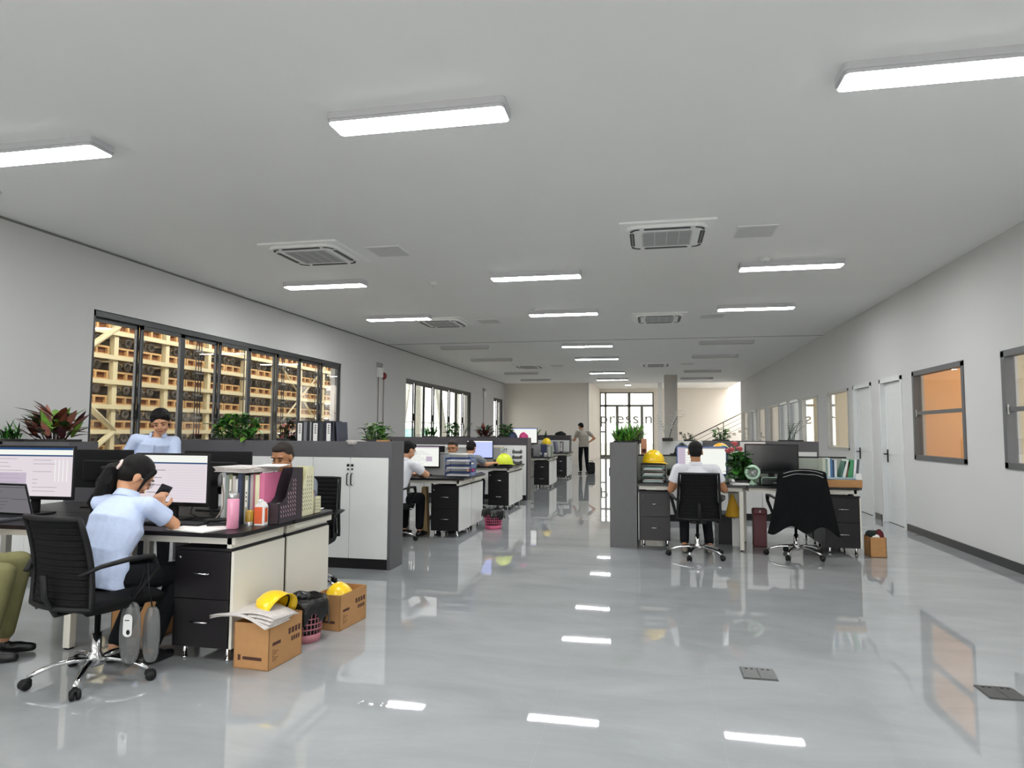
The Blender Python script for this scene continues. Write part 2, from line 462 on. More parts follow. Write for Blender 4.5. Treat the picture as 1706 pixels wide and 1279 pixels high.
b = MB(); b.box(-2.95, 3.9, YB - 0.02, YB + 0.16, ZC, ZC + 0.5); struct(b.build('wall_beam', M_WALL))
b = MB(); b.box(0.12, 8.0, YH - 0.1, YH + 0.1, 0, 6.5); b.box(-2.95, 0.12, YH - 0.1, YH + 0.1, 3.6, 4.3)
struct(b.build('wall_hall_back', M_WALL_WARM))
b = MB(); b.box(7.6, 7.8, YB + 0.3, YH, 0, 6.5); struct(b.build('wall_hall_right', M_WALL_WARM))
b = MB(); b.box(0.46, 0.92, 25.0, 25.45, 0, ZC + 0.05); struct(b.build('column', mat('column_paint', '#bdb8b0', 0.75, noise=0.02)))
b = MB(); b.box(0.3, 0.5, 33.0, 33.5, 0, ZH + 0.02); struct(b.build('column', M_WALL))

# dark skirting and fine trims
b = MB(); b.box(XR - 0.014, XR, YF, 10.7, 0, 0.095); struct(b.build('baseboard_right', mat('black_skirting', '#2a2a2b', 0.3, noise=0.05)))
b = MB(); b.box(XR - 0.014, XR, 11.8, 12.1, 0, 0.095); struct(b.build('baseboard_right', MATS['black_skirting']))
b = MB(); b.box(XR - 0.014, XR, 13.24, 17.7, 0, 0.095); struct(b.build('baseboard_right', MATS['black_skirting']))
b = MB(); b.box(XL, XL + 0.014, YF, YB, 0, 0.095); struct(b.build('baseboard_left', MATS['black_skirting']))
b = MB(); b.box(XL, XL + 0.012, YF, YB, ZC - 0.022, ZC - 0.002); struct(b.build('trim_1', mat('shadow_gap', '#7d7c78', 0.8, noise=0.03)))  # grey strip painted in for the shade of the wall-ceiling gap
b = MB(); b.box(XL, XR, 15.262, 15.278, ZC - 0.006, ZC + 0.002); struct(b.build('trim_2', MATS['shadow_gap']))
b = MB(); b.box(-2.64, -2.60, YB - 0.03, YB + 0.22, 0, ZC); struct(b.build('trim_3', M_FRAME_ALU))

# left windows: dark aluminium sliding sashes
def left_window(i, ya, yb, za, zb, n, glass=None):
    x = XL - 0.07
    w = MB(); t = 0.05
    w.box(x - 0.05, x + 0.05, ya, yb, zb - 0.07, zb); w.box(x - 0.05, x + 0.05, ya, yb, za, za + 0.05)
    w.box(x - 0.05, x + 0.05, ya, ya + t, za, zb); w.box(x - 0.05, x + 0.05, yb - t, yb, za, zb)
    f = struct(w.build('window_%d' % i, M_FRAME))
    st = (yb - ya) / n
    for k in range(n):
        a, c = ya + st * k, ya + st * (k + 1)
        xo = x + (0.02 if k % 2 else -0.02)
        s = MB(); q = 0.045
        if k % 2: q2, q3 = 0.035, 0.07
        else: q2, q3 = 0.07, 0.035
        s.box(xo - 0.018, xo + 0.018, a, a + q2, za + 0.05, zb - 0.07); s.box(xo - 0.018, xo + 0.018, c - q3, c, za + 0.05, zb - 0.07)
        s.box(xo - 0.018, xo + 0.018, a, c, za + 0.05, za + 0.11); s.box(xo - 0.018, xo + 0.018, a, c, zb - 0.12, zb - 0.07)
        sash = s.build('sash', M_FRAME, f)
        g = MB(); g.box(xo - 0.003, xo + 0.003, a + q2, c - q3, za + 0.11, zb - 0.12); g.build('glass_pane', glass or M_GLASS, sash)
        if k % 2 == 0:
            h = MB(); h.box(xo + 0.018, xo + 0.034, c - 0.05, c - 0.02, za + 0.55, za + 0.75, bev=0.006); h.build('handle', M_BLACK, sash)
left_window(1, *WL[1], 8); left_window(2, *WL[2], 8, M_GLASS_SOFT); left_window(3, *WL[3], 2, M_GLASS_SOFT); left_window(14, *WL[0], 6)  # the last one is unseen, added only for its daylight

# right windows into the side offices
def right_window(i, ya, yb, za, zb, m, t=0.055, rail=None, xo=0.0):
    x = XR - 0.012
    w = MB(); w.box(x, x + 0.1, ya - 0.01, yb + 0.01, zb - t, zb + 0.01); w.box(x, x + 0.1, ya - 0.01, yb + 0.01, za - 0.01, za + t)
    w.box(x, x + 0.1, ya - 0.01, ya + t, za, zb); w.box(x, x + 0.1, yb - t, yb + 0.01, za, zb)
    if rail:
        w.box(x + 0.02, x + 0.08, ya, yb, rail - 0.022, rail + 0.022)
    f = struct(w.build('window_%d' % i, m))
    g = MB(); g.box(x + 0.045, x + 0.051, ya + t, yb - t, za + t, zb - t); g.build('glass_pane', M_GLASS, f)
    if rail:
        h = MB(); h.box(x + 0.008, x + 0.02, yb - 0.085, yb - 0.07, rail - 0.05, rail + 0.05, bev=0.004); h.build('handle', M_FRAME_ALU, f)
right_window(4, *WR[0], M_FRAME_GREY, rail=1.63); right_window(5, *WR[1], M_FRAME_GREY, rail=1.66)
for i, h in enumerate(WR[2:]): right_window(6 + i, *h, M_FRAME_ALU, t=0.04)

# doors on the right
def door(i, ya, yb, z1, open_deg=0.0, handle=True):
    x = XR
    w = MB()
    w.box(x - 0.015, x + 0.15, ya, ya + 0.06, 0, z1); w.box(x - 0.015, x + 0.15, yb - 0.06, yb, 0, z1); w.box(x - 0.015, x + 0.15, ya, yb, z1 - 0.06, z1)
    f = struct(w.build('door_%d' % i, M_DOOR))
    l = MB(); l.box(x + 0.05, x + 0.09, ya + 0.063, yb - 0.063, 0.008, z1 - 0.063, bev=0.003)
    y0, y1 = ya + 0.18, yb - 0.18
    for za, zb in ((0.25, 0.85), (1.05, 2.0)):     # shallow raised mouldings
        for a, c, d, e in ((y0, y1, za, za + 0.015), (y0, y1, zb - 0.015, zb), (y0, y0 + 0.015, za, zb), (y1 - 0.015, y1, za, zb)):
            l.box(x + 0.046, x + 0.051, a, c, d, e)
    leaf = l.build('door_leaf', M_DOOR, f)
    yh = yb - 0.13
    h = MB(); h.box(x + 0.038, x + 0.05, yh - 0.022, yh + 0.022, 0.93, 1.13, bev=0.005)
    h.tube([(x + 0.045, yh, 1.06), (x - 0.01, yh, 1.06), (x - 0.012, yh - 0.12, 1.06)], 0.009)
    h.build('handle', M_BLACK, leaf)
for i, (a, c, _, z) in enumerate(DR): door(i + 1, a, c, z)

# side offices behind the right wall: partitions, outer wall with openings to daylight
OX = 7.6
wall_x('wall_office_outer', OX, OX + 0.2, YF, YB + 0.3, 0, ZC, [(0, 6, 1.0, 2.4), (9, 10.2, 1.0, 2.4), (13.6, 17.2, 0.9, 2.5), (18, 20, 0.9, 2.5), (21, 24, 0.9, 2.5), (25.5, 28, 0.9, 2.5)], M_WALL)
for i, (y, m) in enumerate(((8.32, M_BEIGE), (10.5, M_PEACH), (13.32, M_WALL), (17.62, M_BEIGE), (20.4, M_WALL), (24.6, M_WALL_WARM), (28.45, M_WALL))):
    b = MB(); b.box(XR + 0.14, OX, y, y + 0.1, 0, ZC); struct(b.build('wall_office_partition', m))

for i, (x, y) in enumerate(((4.9, 9.4), (5.2, 6.3), (5.2, 15.5), (5.2, 19.0), (5.2, 22.5), (5.2, 26.5), (5.2, 11.9))):  # lamps added to brighten the side offices, no such fittings in view
    t = thing('office_ceiling_light', 'added unseen light inside the side office behind the right wall, %s window' % ['peach', 'nearest', 'far beige', 'fourth', 'fifth', 'farthest', 'white-door'][i], 'ceiling light', (x, y, ZC - 0.03))
    m = MB(); m.vbox(-0.30, 0.30, -0.3, 0.3, 0.0, 0.03, 0.02); m.build('housing', mat('lamp_housing', '#c9c9cc', 0.5, noise=0.02), t)
    m = MB(); m.vbox(-0.285, 0.285, -0.285, 0.285, -0.002, 0.0, 0.02); m.build('diffuser', emitter('office_diffuser', '#fff2e0', 24.0), t)
# glazed hall entrance with lettering
w = MB()
y = YH
for x, t in ((-2.80, .06), (-2.51, .10), (-1.21, .15), (0.09, .08)): w.box(x - t / 2, x + t / 2, y - 0.06, y + 0.06, 0, 3.6)
for x, t in ((-1.87, .15), (-0.52, .15)): w.box(x - t / 2, x + t / 2, y - 0.05, y + 0.05, 0, 2.85)
w.box(-2.82, 0.12, y - 0.06, y + 0.06, 2.8, 2.91); w.box(-2.82, 0.12, y - 0.06, y + 0.06, 3.54, 3.6)
w.box(-2.82, -2.5, y - 0.04, y + 0.04, 1.36, 1.44); w.box(-2.82, 0.12, y - 0.05, y + 0.05, 0, 0.12)
hall_glass = struct(w.build('window_13', mat('hall_frame', '#6b6c67', 0.5, noise=0.04)))
g = MB(); g.box(-2.8, 0.1, y - 0.004, y + 0.004, 0.1, 3.56); g.build('glass_pane', M_GLASS_TINT, hall_glass)
for k, xx in enumerate((-1.30, -1.12)):
    h = MB(); h.tube([(xx, y - 0.07, 0.9), (xx, y - 0.1, 0.95), (xx, y - 0.1, 1.35), (xx, y - 0.07, 1.4)], 0.014); h.build('handle', M_STEEL, hall_glass)
def text_mesh(body, size, extrude=0.002, spacing=1.0):
    cu = bpy.data.curves.new('lettering', 'FONT'); cu.body = body; cu.size = size; cu.extrude = extrude; cu.space_character = spacing
    o = bpy.data.objects.new('lettering_tmp', cu); col.objects.link(o)
    bpy.context.view_layer.update()
    me = bpy.data.meshes.new_from_object(o.evaluated_get(bpy.context.evaluated_depsgraph_get()))
    bpy.data.objects.remove(o); bpy.data.curves.remove(cu)
    return me
me = text_mesh('pressin', 0.86, 0.004, 1.08)
me.materials.append(mat('grey_vinyl_letters', '#77786f', 0.6, noise=0.02))
xs = [v.co.x for v in me.vertices]; wd = max(xs) - min(xs)
for v in me.vertices: v.co.x = (v.co.x - min(xs)) * (2.82 / wd)
lt = bpy.data.objects.new('lettering', me); col.objects.link(lt); lt.rotation_euler = (PI / 2, 0, 0)
lt.location = (-2.80, YH - 0.03, 1.88); lt.parent = hall_glass

# ceiling lamps
def make_lamp(lit):
    t = thing('ceiling_light', 'long ceiling light', 'ceiling light')
    h = MB(); h.vbox(-0.60, 0.60, -0.115, 0.115, 0.0, 0.045, 0.03)
    h.vbox(-0.592, 0.592, -0.108, 0.108, -0.022, 0.0, 0.03)
    h.build('housing', mat('lamp_housing', '#f0f0f2', 0.5, noise=0.02), t)
    d = MB(); d.vbox(-0.587, 0.587, -0.103, 0.103, -0.0250, -0.021, 0.028, seg=6)
    d.build('diffuser', M_LAMP if lit else M_DIFF_OFF, t)
    return t
lamp_on = lamp_off = None
rows = [(-3.3, 'b2'), (1.27, 'b1'), (4.07, 'front row nearest the camera'), (8.65, 'second row of lights'), (11.48, 'third row of lights'),
        (15.9, 'row just beyond the ceiling joint'), (18.75, 'second row beyond the ceiling joint'), (23.25, 'third row beyond the ceiling joint'), (26.3, 'farthest row, near the back wall')]
side = {-4.49: 'left', -1.48: 'middle', 1.68: 'right'}
for y, txt in rows:
    for x, s in side.items():
        on = (y < 15) or s == 'middle'
        lab = ('lit ' if on else 'switched-off grey ') + 'ceiling light bar, ' + s + ' one in the ' + txt
        if y < 4: lab = 'lit ceiling light bar above the camera, %s column, %s row' % (s, 'nearer' if y > 0 else 'farther')
        src = lamp_on if on else lamp_off
        if src is None:
            src = make_lamp(on)
            if on: lamp_on = src
            else: lamp_off = src
            o = src; o.location = (x, y, ZC - 0.045); o['label'] = lab
        else: o = dup(src, (x, y, ZC - 0.045), None, lab)
        o['group'] = 'lit ceiling light bars' if on else 'unlit ceiling light bars'

# ceiling air conditioners
def make_ac():
    t = thing('ceiling_air_conditioner', 'square white ceiling cassette', 'air conditioner')
    p = MB()
    p.vbox(-0.475, 0.475, -0.475, 0.475, -0.02, 0.0, 0.015, seg=2)
    p.vbox(-0.405, 0.405, -0.405, 0.405, -0.05, -0.02, 0.13, seg=8)
    p.build('panel', mat('ac_white', '#f4f4f2', 0.4, noise=0.01), t)
    gm = mat('ac_grille', '#b9bbba', 0.6, noise=0.03)
    g = MB(); g.box(-0.25, 0.25, -0.25, 0.25, -0.056, -0.05, gm)
    for i in range(22):
        xx = -0.235 + i * 0.0224; g.box(xx - 0.004, xx + 0.004, -0.245, 0.245, -0.061, -0.056, gm)
    for i in range(5):
        xx = -0.245 + i * 0.1225; g.box(xx - 0.006, xx + 0.006, -0.25, 0.25, -0.064, -0.056, mat('ac_rib', '#d0d2d1', 0.5, noise=0.02))
    g.build('grille', None, t)
    for k in range(4):
        s = MB(); s.vbox(-0.23, 0.23, 0.33, 0.375, -0.056, -0.0495, 0.02, mat('ac_slot', '#26282a', 0.5, noise=0.05), mtx=RZ(k * PI / 2))
        s.vbox(-0.225, 0.225, 0.345, 0.358, -0.06, -0.055, 0.006, mat('ac_flap', '#8b8e8e', 0.5, noise=0.03), mtx=RZ(k * PI / 2))
        s.build('air_outlet', None, t)
        c = MB(); n = 8
        pts_o = [(0.275 + 0.095 * math.cos(R(90 * i / n)), 0.275 + 0.095 * math.sin(R(90 * i / n))) for i in range(n + 1)]
        pts_i = [(0.275 + 0.07 * math.cos(R(90 * i / n)), 0.275 + 0.07 * math.sin(R(90 * i / n))) for i in range(n + 1)]
        c.prism(pts_o + pts_i[::-1], -0.055, -0.0495, None, RZ(k * PI / 2)); c.build('corner_outlet', MATS['ac_slot'], t)
    return t
ac = make_ac()
acs = [(0.17, 7.15, 'the nearest one on the right'), (-3.85, 7.17, 'the nearest one on the left'), (-3.88, 12.2, 'left one beside the third row of lights'), (0.15, 12.35, 'right one beside the third row of lights'),
       (-3.78, 20.9, 'left one beyond the ceiling joint'), (0.14, 20.9, 'right one beyond the ceiling joint')]
for i, (x, y, s) in enumerate(acs):
    lab = 'white square ceiling air conditioner cassette, ' + s
    o = ac if i == 0 else dup(ac, None, None, lab)
    o.location = (x, y, ZC); o['label'] = lab; o['group'] = 'ceiling air conditioners'
def make_hatch():
    t = thing('access_hatch', 'flush grey square ceiling access hatch', 'hatch')
    f = MB(); f.box(-0.20, 0.20, -0.21, 0.21, -0.008, 0); f.build('hatch_frame', mat('hatch_rim', '#e8e8e6', 0.6, noise=0.02), t)
    f = MB(); f.box(-0.185, 0.185, -0.195, 0.195, -0.011, -0.006); f.build('lid', mat('hatch_lid', '#d6d6d4', 0.6, noise=0.02), t)
    return t
ha = make_hatch()
for i, (x, y, s) in enumerate([(1.07, 7.22, 'beside the nearest right air conditioner'), (-2.98, 7.26, 'beside the nearest left air conditioner'), (-3.0, 12.3, 'beside the middle left air conditioner'), (1.08, 12.4, 'beside the middle right air conditioner'), (1.08, 21.0, 'beside the farthest right air conditioner'), (-2.9, 21.0, 'beside the farthest left air conditioner')]):
    o = ha if i == 0 else dup(ha); o.location = (x, y, ZC); o['label'] = 'flush grey ceiling access hatch ' + s; o['group'] = 'ceiling access hatches'
def smoke(x, y, lab):
    t = thing('smoke_detector', lab, 'smoke detector', (x, y, ZC), group='ceiling smoke detectors')
    m = MB(); m.lathe([(0, 0), (0.06, 0), (0.06, -0.012), (0.05, -0.03), (0.028, -0.045), (0, -0.048)]); m.build('sensor_body', M_WHITE, t)
    m = MB(); m.lathe([(0, -0.046), (0.012, -0.047), (0.012, -0.055), (0, -0.057)], seg=12); m.build('lamp_dot', M_STEEL, t)
smoke(-3.0, 8.95, 'small round ceiling detector behind the left light of the second row')
smoke(1.35, 8.35, 'small round ceiling detector by the right light of the second row')
smoke(-1.9, 11.0, 'small round ceiling detector by the middle light of the third row')
t = thing('ceiling_speaker', 'round white ceiling speaker near the left wall, top left edge of the photo', 'speaker', (-5.72, 4.72, ZC))
m = MB(); m.lathe([(0, -0.01), (0.12, -0.01), (0.125, 0), (0, 0)], seg=32); m.build('rim', M_WHITE, t)
m = MB(); m.lathe([(0, -0.016), (0.09, -0.016), (0.1, -0.009), (0, -0.009)], seg=32); m.build('speaker_grille', M_GREYPANEL, t)
for x, y in ((-1.3, 30.6), (-1.15, 34.5)):
    t = thing('hall_light', 'short lit ceiling lamp in the hall before the glass entrance, %s one' % ('nearer' if y < 32 else 'farther'), 'ceiling light', (x, y, ZH))
    m = MB(); m.vbox(-0.14, 0.14, -0.3, 0.3, -0.05, 0, 0.02); m.build('housing', MATS['lamp_housing'], t)
    m = MB(); m.vbox(-0.125, 0.125, -0.28, 0.28, -0.051, -0.049, 0.02); m.build('diffuser', M_LAMP, t)

# emergency lights on the left wall
def emergency(y, z, alarm, lab, z0=1.3):
    t = thing('emergency_light', lab, 'emergency light', (XL, y, z))
    m = MB(); m.box(0, 0.07, -0.13, 0.13, -0.28, -0.05, bev=0.012); m.build('battery_box', M_WHITE, t)
    for s in (-0.07, 0.07):
        m = MB(); m.box(0, 0.05, s - 0.055, s + 0.055, -0.04, 0.07, M_GREYPANEL, bev=0.01); m.ell((0.06, s, 0.015), (0.025, 0.04, 0.04), M_STEEL, 2); m.build('lamp_head', None, t)
    m = MB(); m.tube([(0.015, -0.02, -0.28), (0.015, -0.02, z0 - z)], 0.011); m.build('conduit', mat('grey_pvc', '#9c8f8c', 0.5, noise=0.03), t)
    if alarm:
        t2 = thing('fire_alarm', 'small dark red wall alarm beside the emergency light, with its own conduit', 'alarm', (XL, y + 0.30, z - 0.22))
        m = MB(); m.lathe([(0, 0.07), (0.05, 0.07), (0.085, 0.03), (0.09, 0), (0, 0)], seg=20, mtx=RY(PI / 2)); m.build('sounder', M_REDLAMP, t2)
        m = MB(); m.tube([(0.015, 0, -0.08), (0.015, 0, z0 - z + 0.2)], 0.011); m.build('conduit', MATS['grey_pvc'], t2)
emergency(14.78, 2.9, True, 'white twin-lamp emergency light between the first two left windows')
emergency(24.87, 2.95, False, 'slim white emergency light box between the two far left windows')

# stairs in the hall
t = thing('staircase', 'white staircase rising to the right behind the column, with thin steel railing', 'staircase', (1.55, 34.0, 0))
n = 16
m = MB()
for k in range(n): m.box(0.27 * k, 0.27 * n + 0.6, 0.0, 1.5, 0.15 * k * 0.93, 0.15 * (k + 1) * 0.93)
m.build('steps', mat('stair_stone', '#cfcac2', 0.5, noise=0.04), t)
rail_m = mat('dark_rail', '#6c6760', 0.4, metal=0.6, noise=0.03)
sl = 0.14 / 0.27 * 0.985
def rz(x): return 0.95 + sl * x
m = MB(); m.tube([(-0.1, 0, rz(-0.1) - 0.0), (0.27 * n, 0, rz(0.27 * n))], 0.026); m.build('handrail', rail_m, t)
for k in range(3):
    m = MB(); d = 0.22 * (k + 1); m.tube([(0.2, 0, rz(0.2) - d), (0.27 * n, 0, rz(0.27 * n) - d)], 0.011); m.build('rail', rail_m, t)
for x in (0.2, 1.85, 3.5):
    m = MB(); m.tube([(x, 0, sl * x - 0.02), (x, 0, rz(x))], 0.022); m.build('post', rail_m, t)
t = thing('wall_switch', 'small dark switch plate on the white wall right of the column', 'switch', (1.55, YH - 0.1, 1.35))
m = MB(); m.box(-0.07, 0.07, -0.02, 0, -0.07, 0.07, bev=0.006); m.build('plate', M_DKMETAL, t)

# floor socket plates
def floor_socket(x, y, lab):
    t = thing('floor_socket', lab, 'floor socket', (x, y, 0), group='floor sockets')
    m = MB(); m.box(0, 0.19, 0, 0.19, 0, 0.004, bev=0.002); m.build('socket_frame', M_DKMETAL, t)
    for k in range(2):
        x0 = 0.006 + 0.09 * k
        m = MB(); m.box(x0, x0 + 0.087, 0.006, 0.184, 0.004, 0.008, M_DKMETAL, bev=0.0015)
        for q in (0.022, 0.052): m.box(x0 + q, x0 + q + 0.014, 0.15, 0.162, 0.008, 0.0095, M_BLACK)
        m.build('lid', None, t)
floor_socket(0.49, 4.06, 'dark grey double floor socket plate in the middle of the floor')
floor_socket(1.71, 4.04, 'dark grey double floor socket plate at the right edge of the photo')

# ------------------------------------------------------------------ outside the left windows
b = MB(); b.box(-60, XL - 0.3, -60, 90, -0.25, -0.02); b.box(XL - 0.3, 60, YH + 0.1, 90, -0.25, -0.02); b.box(XL - 0.3, 60, -60, YF - 0.3, -0.25, -0.02); struct(b.build('ground', M_GROUND))
b = MB(); b.box(-12.0, XL - 0.3, 4.5, 19.5, 5.2, 5.3); struct(b.build('warehouse_roof', mat('grey_sheet_roof', '#8a8880', 0.8, noise=0.05)))  # unseen roof added to dim the sky light on the storage rack
b = MB(); b.box(-12.2, -12.0, 2, 19.5, 0, 7); struct(b.build('wall_warehouse', mat('tan_sheet_wall', '#9c8a68', 0.8, noise=0.1)))
def make_rack(y0, nb, levels, x0, depth, lab):
    t = thing('storage_rack', lab, 'storage rack', (x0, y0, 0))
    bay = 1.19; H = levels[-1] + 0.5
    for k in range(nb + 1):
        for d in (0, -depth):
            m = MB(); m.box(d - 0.045, d + 0.045, bay * k - 0.045, bay * k + 0.045, 0, H); m.build('upright', M_RACK, t)
    for z in levels:
        m = MB(); m.box(0.046, 0.085, 0, bay * nb, z - 0.07, z); m.box(-depth - 0.085, -depth - 0.046, 0, bay * nb, z - 0.07, z)
        for k in range(nb):
            for q in (0.25, 0.85): m.box(-depth - 0.05, 0.05, bay * k + q, bay * k + q + 0.05, z - 0.045, z)
        m.build('shelf_beam', M_RACK, t)
    for k in (0, 1, nb - 3, nb - 2, nb - 1):
        if k > 0 and k < 2: continue
        za = 0.5; up = k % 2 == 0
        while za < H - 0.9:
            m = MB(); a, c = (za, za + 0.85) if up else (za + 0.85, za)
            if k: m.tube([(0.05, bay * k, a), (0.05, bay * (k + 1), c)], 0.03, seg=4)
            else: m.tube([(0.07, bay * k, a), (0.07, bay * (k + 1), c)], 0.055, seg=4)
            m.build('brace', M_RACK, t); za += 0.85; up = not up
    for y in (1.55, 1.66, 3.05, 3.13, 3.2, 4.6, 6.1, 6.18, 7.7):
        m = MB(); m.tube([(0.13, y, 0), (0.13, y, H)], 0.009, M_BLACK, seg=5)
        for q in range(7): m.box(0.09, 0.16, y - 0.05, y + 0.03, 0.75 + 0.42 * q, 0.78 + 0.42 * q, M_DKMETAL)
        m.build('hanging_rod', None, t)
    return t
LEV = [0.57, 0.97, 1.37, 1.77, 2.17, 2.57, 2.97, 3.37]
make_rack(8.22, 8, LEV, -8.6, 0.9, 'long cream steel storage rack seen through the first left window')
def make_crate():
    m = MB(); L_, D_, H_ = 0.52, 0.75, 0.15; e = 0.022
    for z in (0, H_ - 0.03): m.box(-D_, 0, 0, L_, z, z + 0.03, M_CRATE)
    for y in (0, L_ / 2 - 0.02, L_ - 0.04): m.box(-D_, 0, y, y + 0.04, 0.03, H_ - 0.03, M_CRATE)
    m.box(-D_ + 0.04, -0.05, 0.01, L_ - 0.01, 0.03, H_ - 0.03, M_CRATE_IN)
    return m
def make_machine():
    m = MB()
    m.box(-0.6, -0.12, 0.05, 0.45, 0.0, 0.1, bev=0.01)
    for y in (0.13, 0.37):
        m.lathe([(0.02, -0.02), (0.075, -0.02), (0.085, 0), (0.075, 0.02), (0.05, 0.022), (0.045, 0.0), (0.02, 0.0)], seg=16, mtx=TR(-0.1, y, 0.10) @ RY(PI / 2))
    m.box(-0.5, -0.2, 0.2, 0.3, 0.1, 0.17, bev=0.01); m.tube([(-0.3, 0.05, 0.13), (-0.2, 0.25, 0.18), (-0.3, 0.46, 0.13)], 0.012)
    return m
crate0 = single('crate', make_crate(), None, 'shallow orange wooden crate on the cream storage rack outside', 'crate', group='orange crates on the storage rack')
mach0 = single('machine_part', make_machine(), M_MACHINE, 'dark cast machine part with two rings on a crate of the storage rack', 'machine part', group='machine parts on the storage rack')
NUMW = ['one', 'two', 'three', 'four', 'five', 'six', 'seven', 'eight']
first = True
for z in LEV[:-1]:
    for k in range(8):
        for s in range(2):
            y = 8.22 + 1.19 * k + 0.055 + 0.545 * s
            c = crate0 if first else crate0.copy(); q = mach0 if first else mach0.copy()
            if not first: col.objects.link(c); col.objects.link(q)
            c.location = (-8.62, y, z); q.location = (-8.62, y, z + 0.15)
            wh = 'rack level %s from floor, bay %s from near end, %s half' % (NUMW[LEV.index(z)], NUMW[k], 'near' if s == 0 else 'far')
            c['label'] = 'orange crate, ' + wh; q['label'] = 'dark machine part, ' + wh
            first = False
# window 2 view: white steel braces, pale building, shrubs and a teal bin
def steel_post(x, y, lab):
    m = MB(); m.box(-0.1, 0.1, -0.1, 0.1, 0, 5.0); m.box(-0.14, 0.14, -0.14, 0.14, 0, 0.02)
    return single('steel_post', m, M_FRAME_ALU, lab, 'post', (x, y, -0.02), group='steel posts outside the second window')
steel_post(-8.4, 23.6, 'pale steel post outside the second left window, nearest one')
steel_post(-8.4, 28.6, 'pale steel post outside the second left window, farthest one')
for a, c, lab in (((-8.75, 23.7, 4.2), (-8.75, 22.2, 0.0), 'slanting steel brace leaning toward the building, outside the second left window, near end'), ((-8.75, 26.3, 4.2), (-8.75, 28.5, 0.0), 'slanting steel brace outside the second left window, far end')):
    m = MB(); m.tube([a, c], 0.16, seg=4); single('steel_brace', m, M_FRAME_ALU, lab, 'brace')
t = thing('outdoor_fence', 'grey horizontal rail fence outside the second left window', 'fence', (-9.2, 22, -0.02))
m = MB(); m.tube([(0, 0, 1.75), (0, 14, 1.75)], 0.03, seg=6); m.build('rail', M_FRAME_ALU, t)
for k in range(5):
    m = MB(); m.tube([(0, 3.5 * k, 0), (0, 3.5 * k, 1.8)], 0.03, seg=6); m.build('post', M_FRAME_ALU, t)
t = thing('outdoor_bin', 'large pale teal container outside the second left window', 'container', (-14, 36, -0.02))
m = MB(); m.box(-1.2, 1.2, -1.6, 1.6, 0, 1.5, bev=0.05); m.build('body', M_TEAL, t)
m = MB(); m.box(-1.25, 1.25, -1.65, 1.65, 1.5, 1.6, bev=0.03); m.build('lid', M_WHITE, t)

# ------------------------------------------------------------------ furniture builders
def part(mb, name, m, parent, label=None): return mb.build(name, m, parent, label)

def credenza(name, label, loc, rotz, w, d, h, doors, cat='cabinet', door_mat=None, frame_mat=None, door_w=0.41, first_from_right=True, top_band=0.16, group=None, x_right=None):
    """low cabinet: local x 0..w, front at y=0 facing -y, depth d"""
    fm = frame_mat or M_CHAR
    t = thing(name, label, cat, loc, rotz, group)
    m = MB(); th = 0.03
    m.box(0, th, 0, d, 0, h); m.box(w - th, w, 0, d, 0, h)
    m.box(th, w - th, d - 0.02, d, 0.1, h)
    m.box(th, w - th, 0.0, d - 0.02, h - top_band - 0.02, h - top_band)
    m.box(th, w - th, 0.0, 0.022, h - top_band, h); m.box(th, w - th, 0.022, d - 0.02, h - 0.05, h - 0.03)
    m.box(th, w - th, 0.0, d - 0.02, 0.10, 0.13)
    part(m, 'carcass', fm, t)
    m = MB(); m.box(th, w - th, 0.012, 0.03, 0, 0.10); part(m, 'plinth', M_BLACKWOOD, t)
    x1 = w - th
    for k in range(doors):
        a, c = x1 - door_w * (k + 1) + 0.002, x1 - door_w * k - 0.002
        if a < th: a = th
        m = MB(); m.box(a, c, -0.002, 0.016, 0.104, h - top_band - 0.003, bev=0.0015)
        dr = part(m, 'door', door_mat or M_WHITE, t)
        hx = a + 0.02 if k % 2 == 0 else c - 0.02
        m = MB(); m.lathe([(0, 0.014), (0.012, 0.014), (0.014, 0), (0, 0)], seg=12, mtx=TR(hx, -0.002, h - top_band - 0.08) @ RX(PI / 2))
        m.lathe([(0, 0.012), (0.008, 0.012), (0.01, 0), (0, 0)], seg=10, mtx=TR(hx, -0.002, h - top_band - 0.12) @ RX(PI / 2))
        part(m, 'lock', M_BLACK, dr)
        m = MB(); m.tube([(hx, -0.004, h - top_band - 0.16), (hx, -0.03, h - top_band - 0.17), (hx, -0.03, h - top_band - 0.27), (hx, -0.004, h - top_band - 0.28)], 0.006, seg=6)
        part(m, 'handle', M_BLACK, dr)
    return t

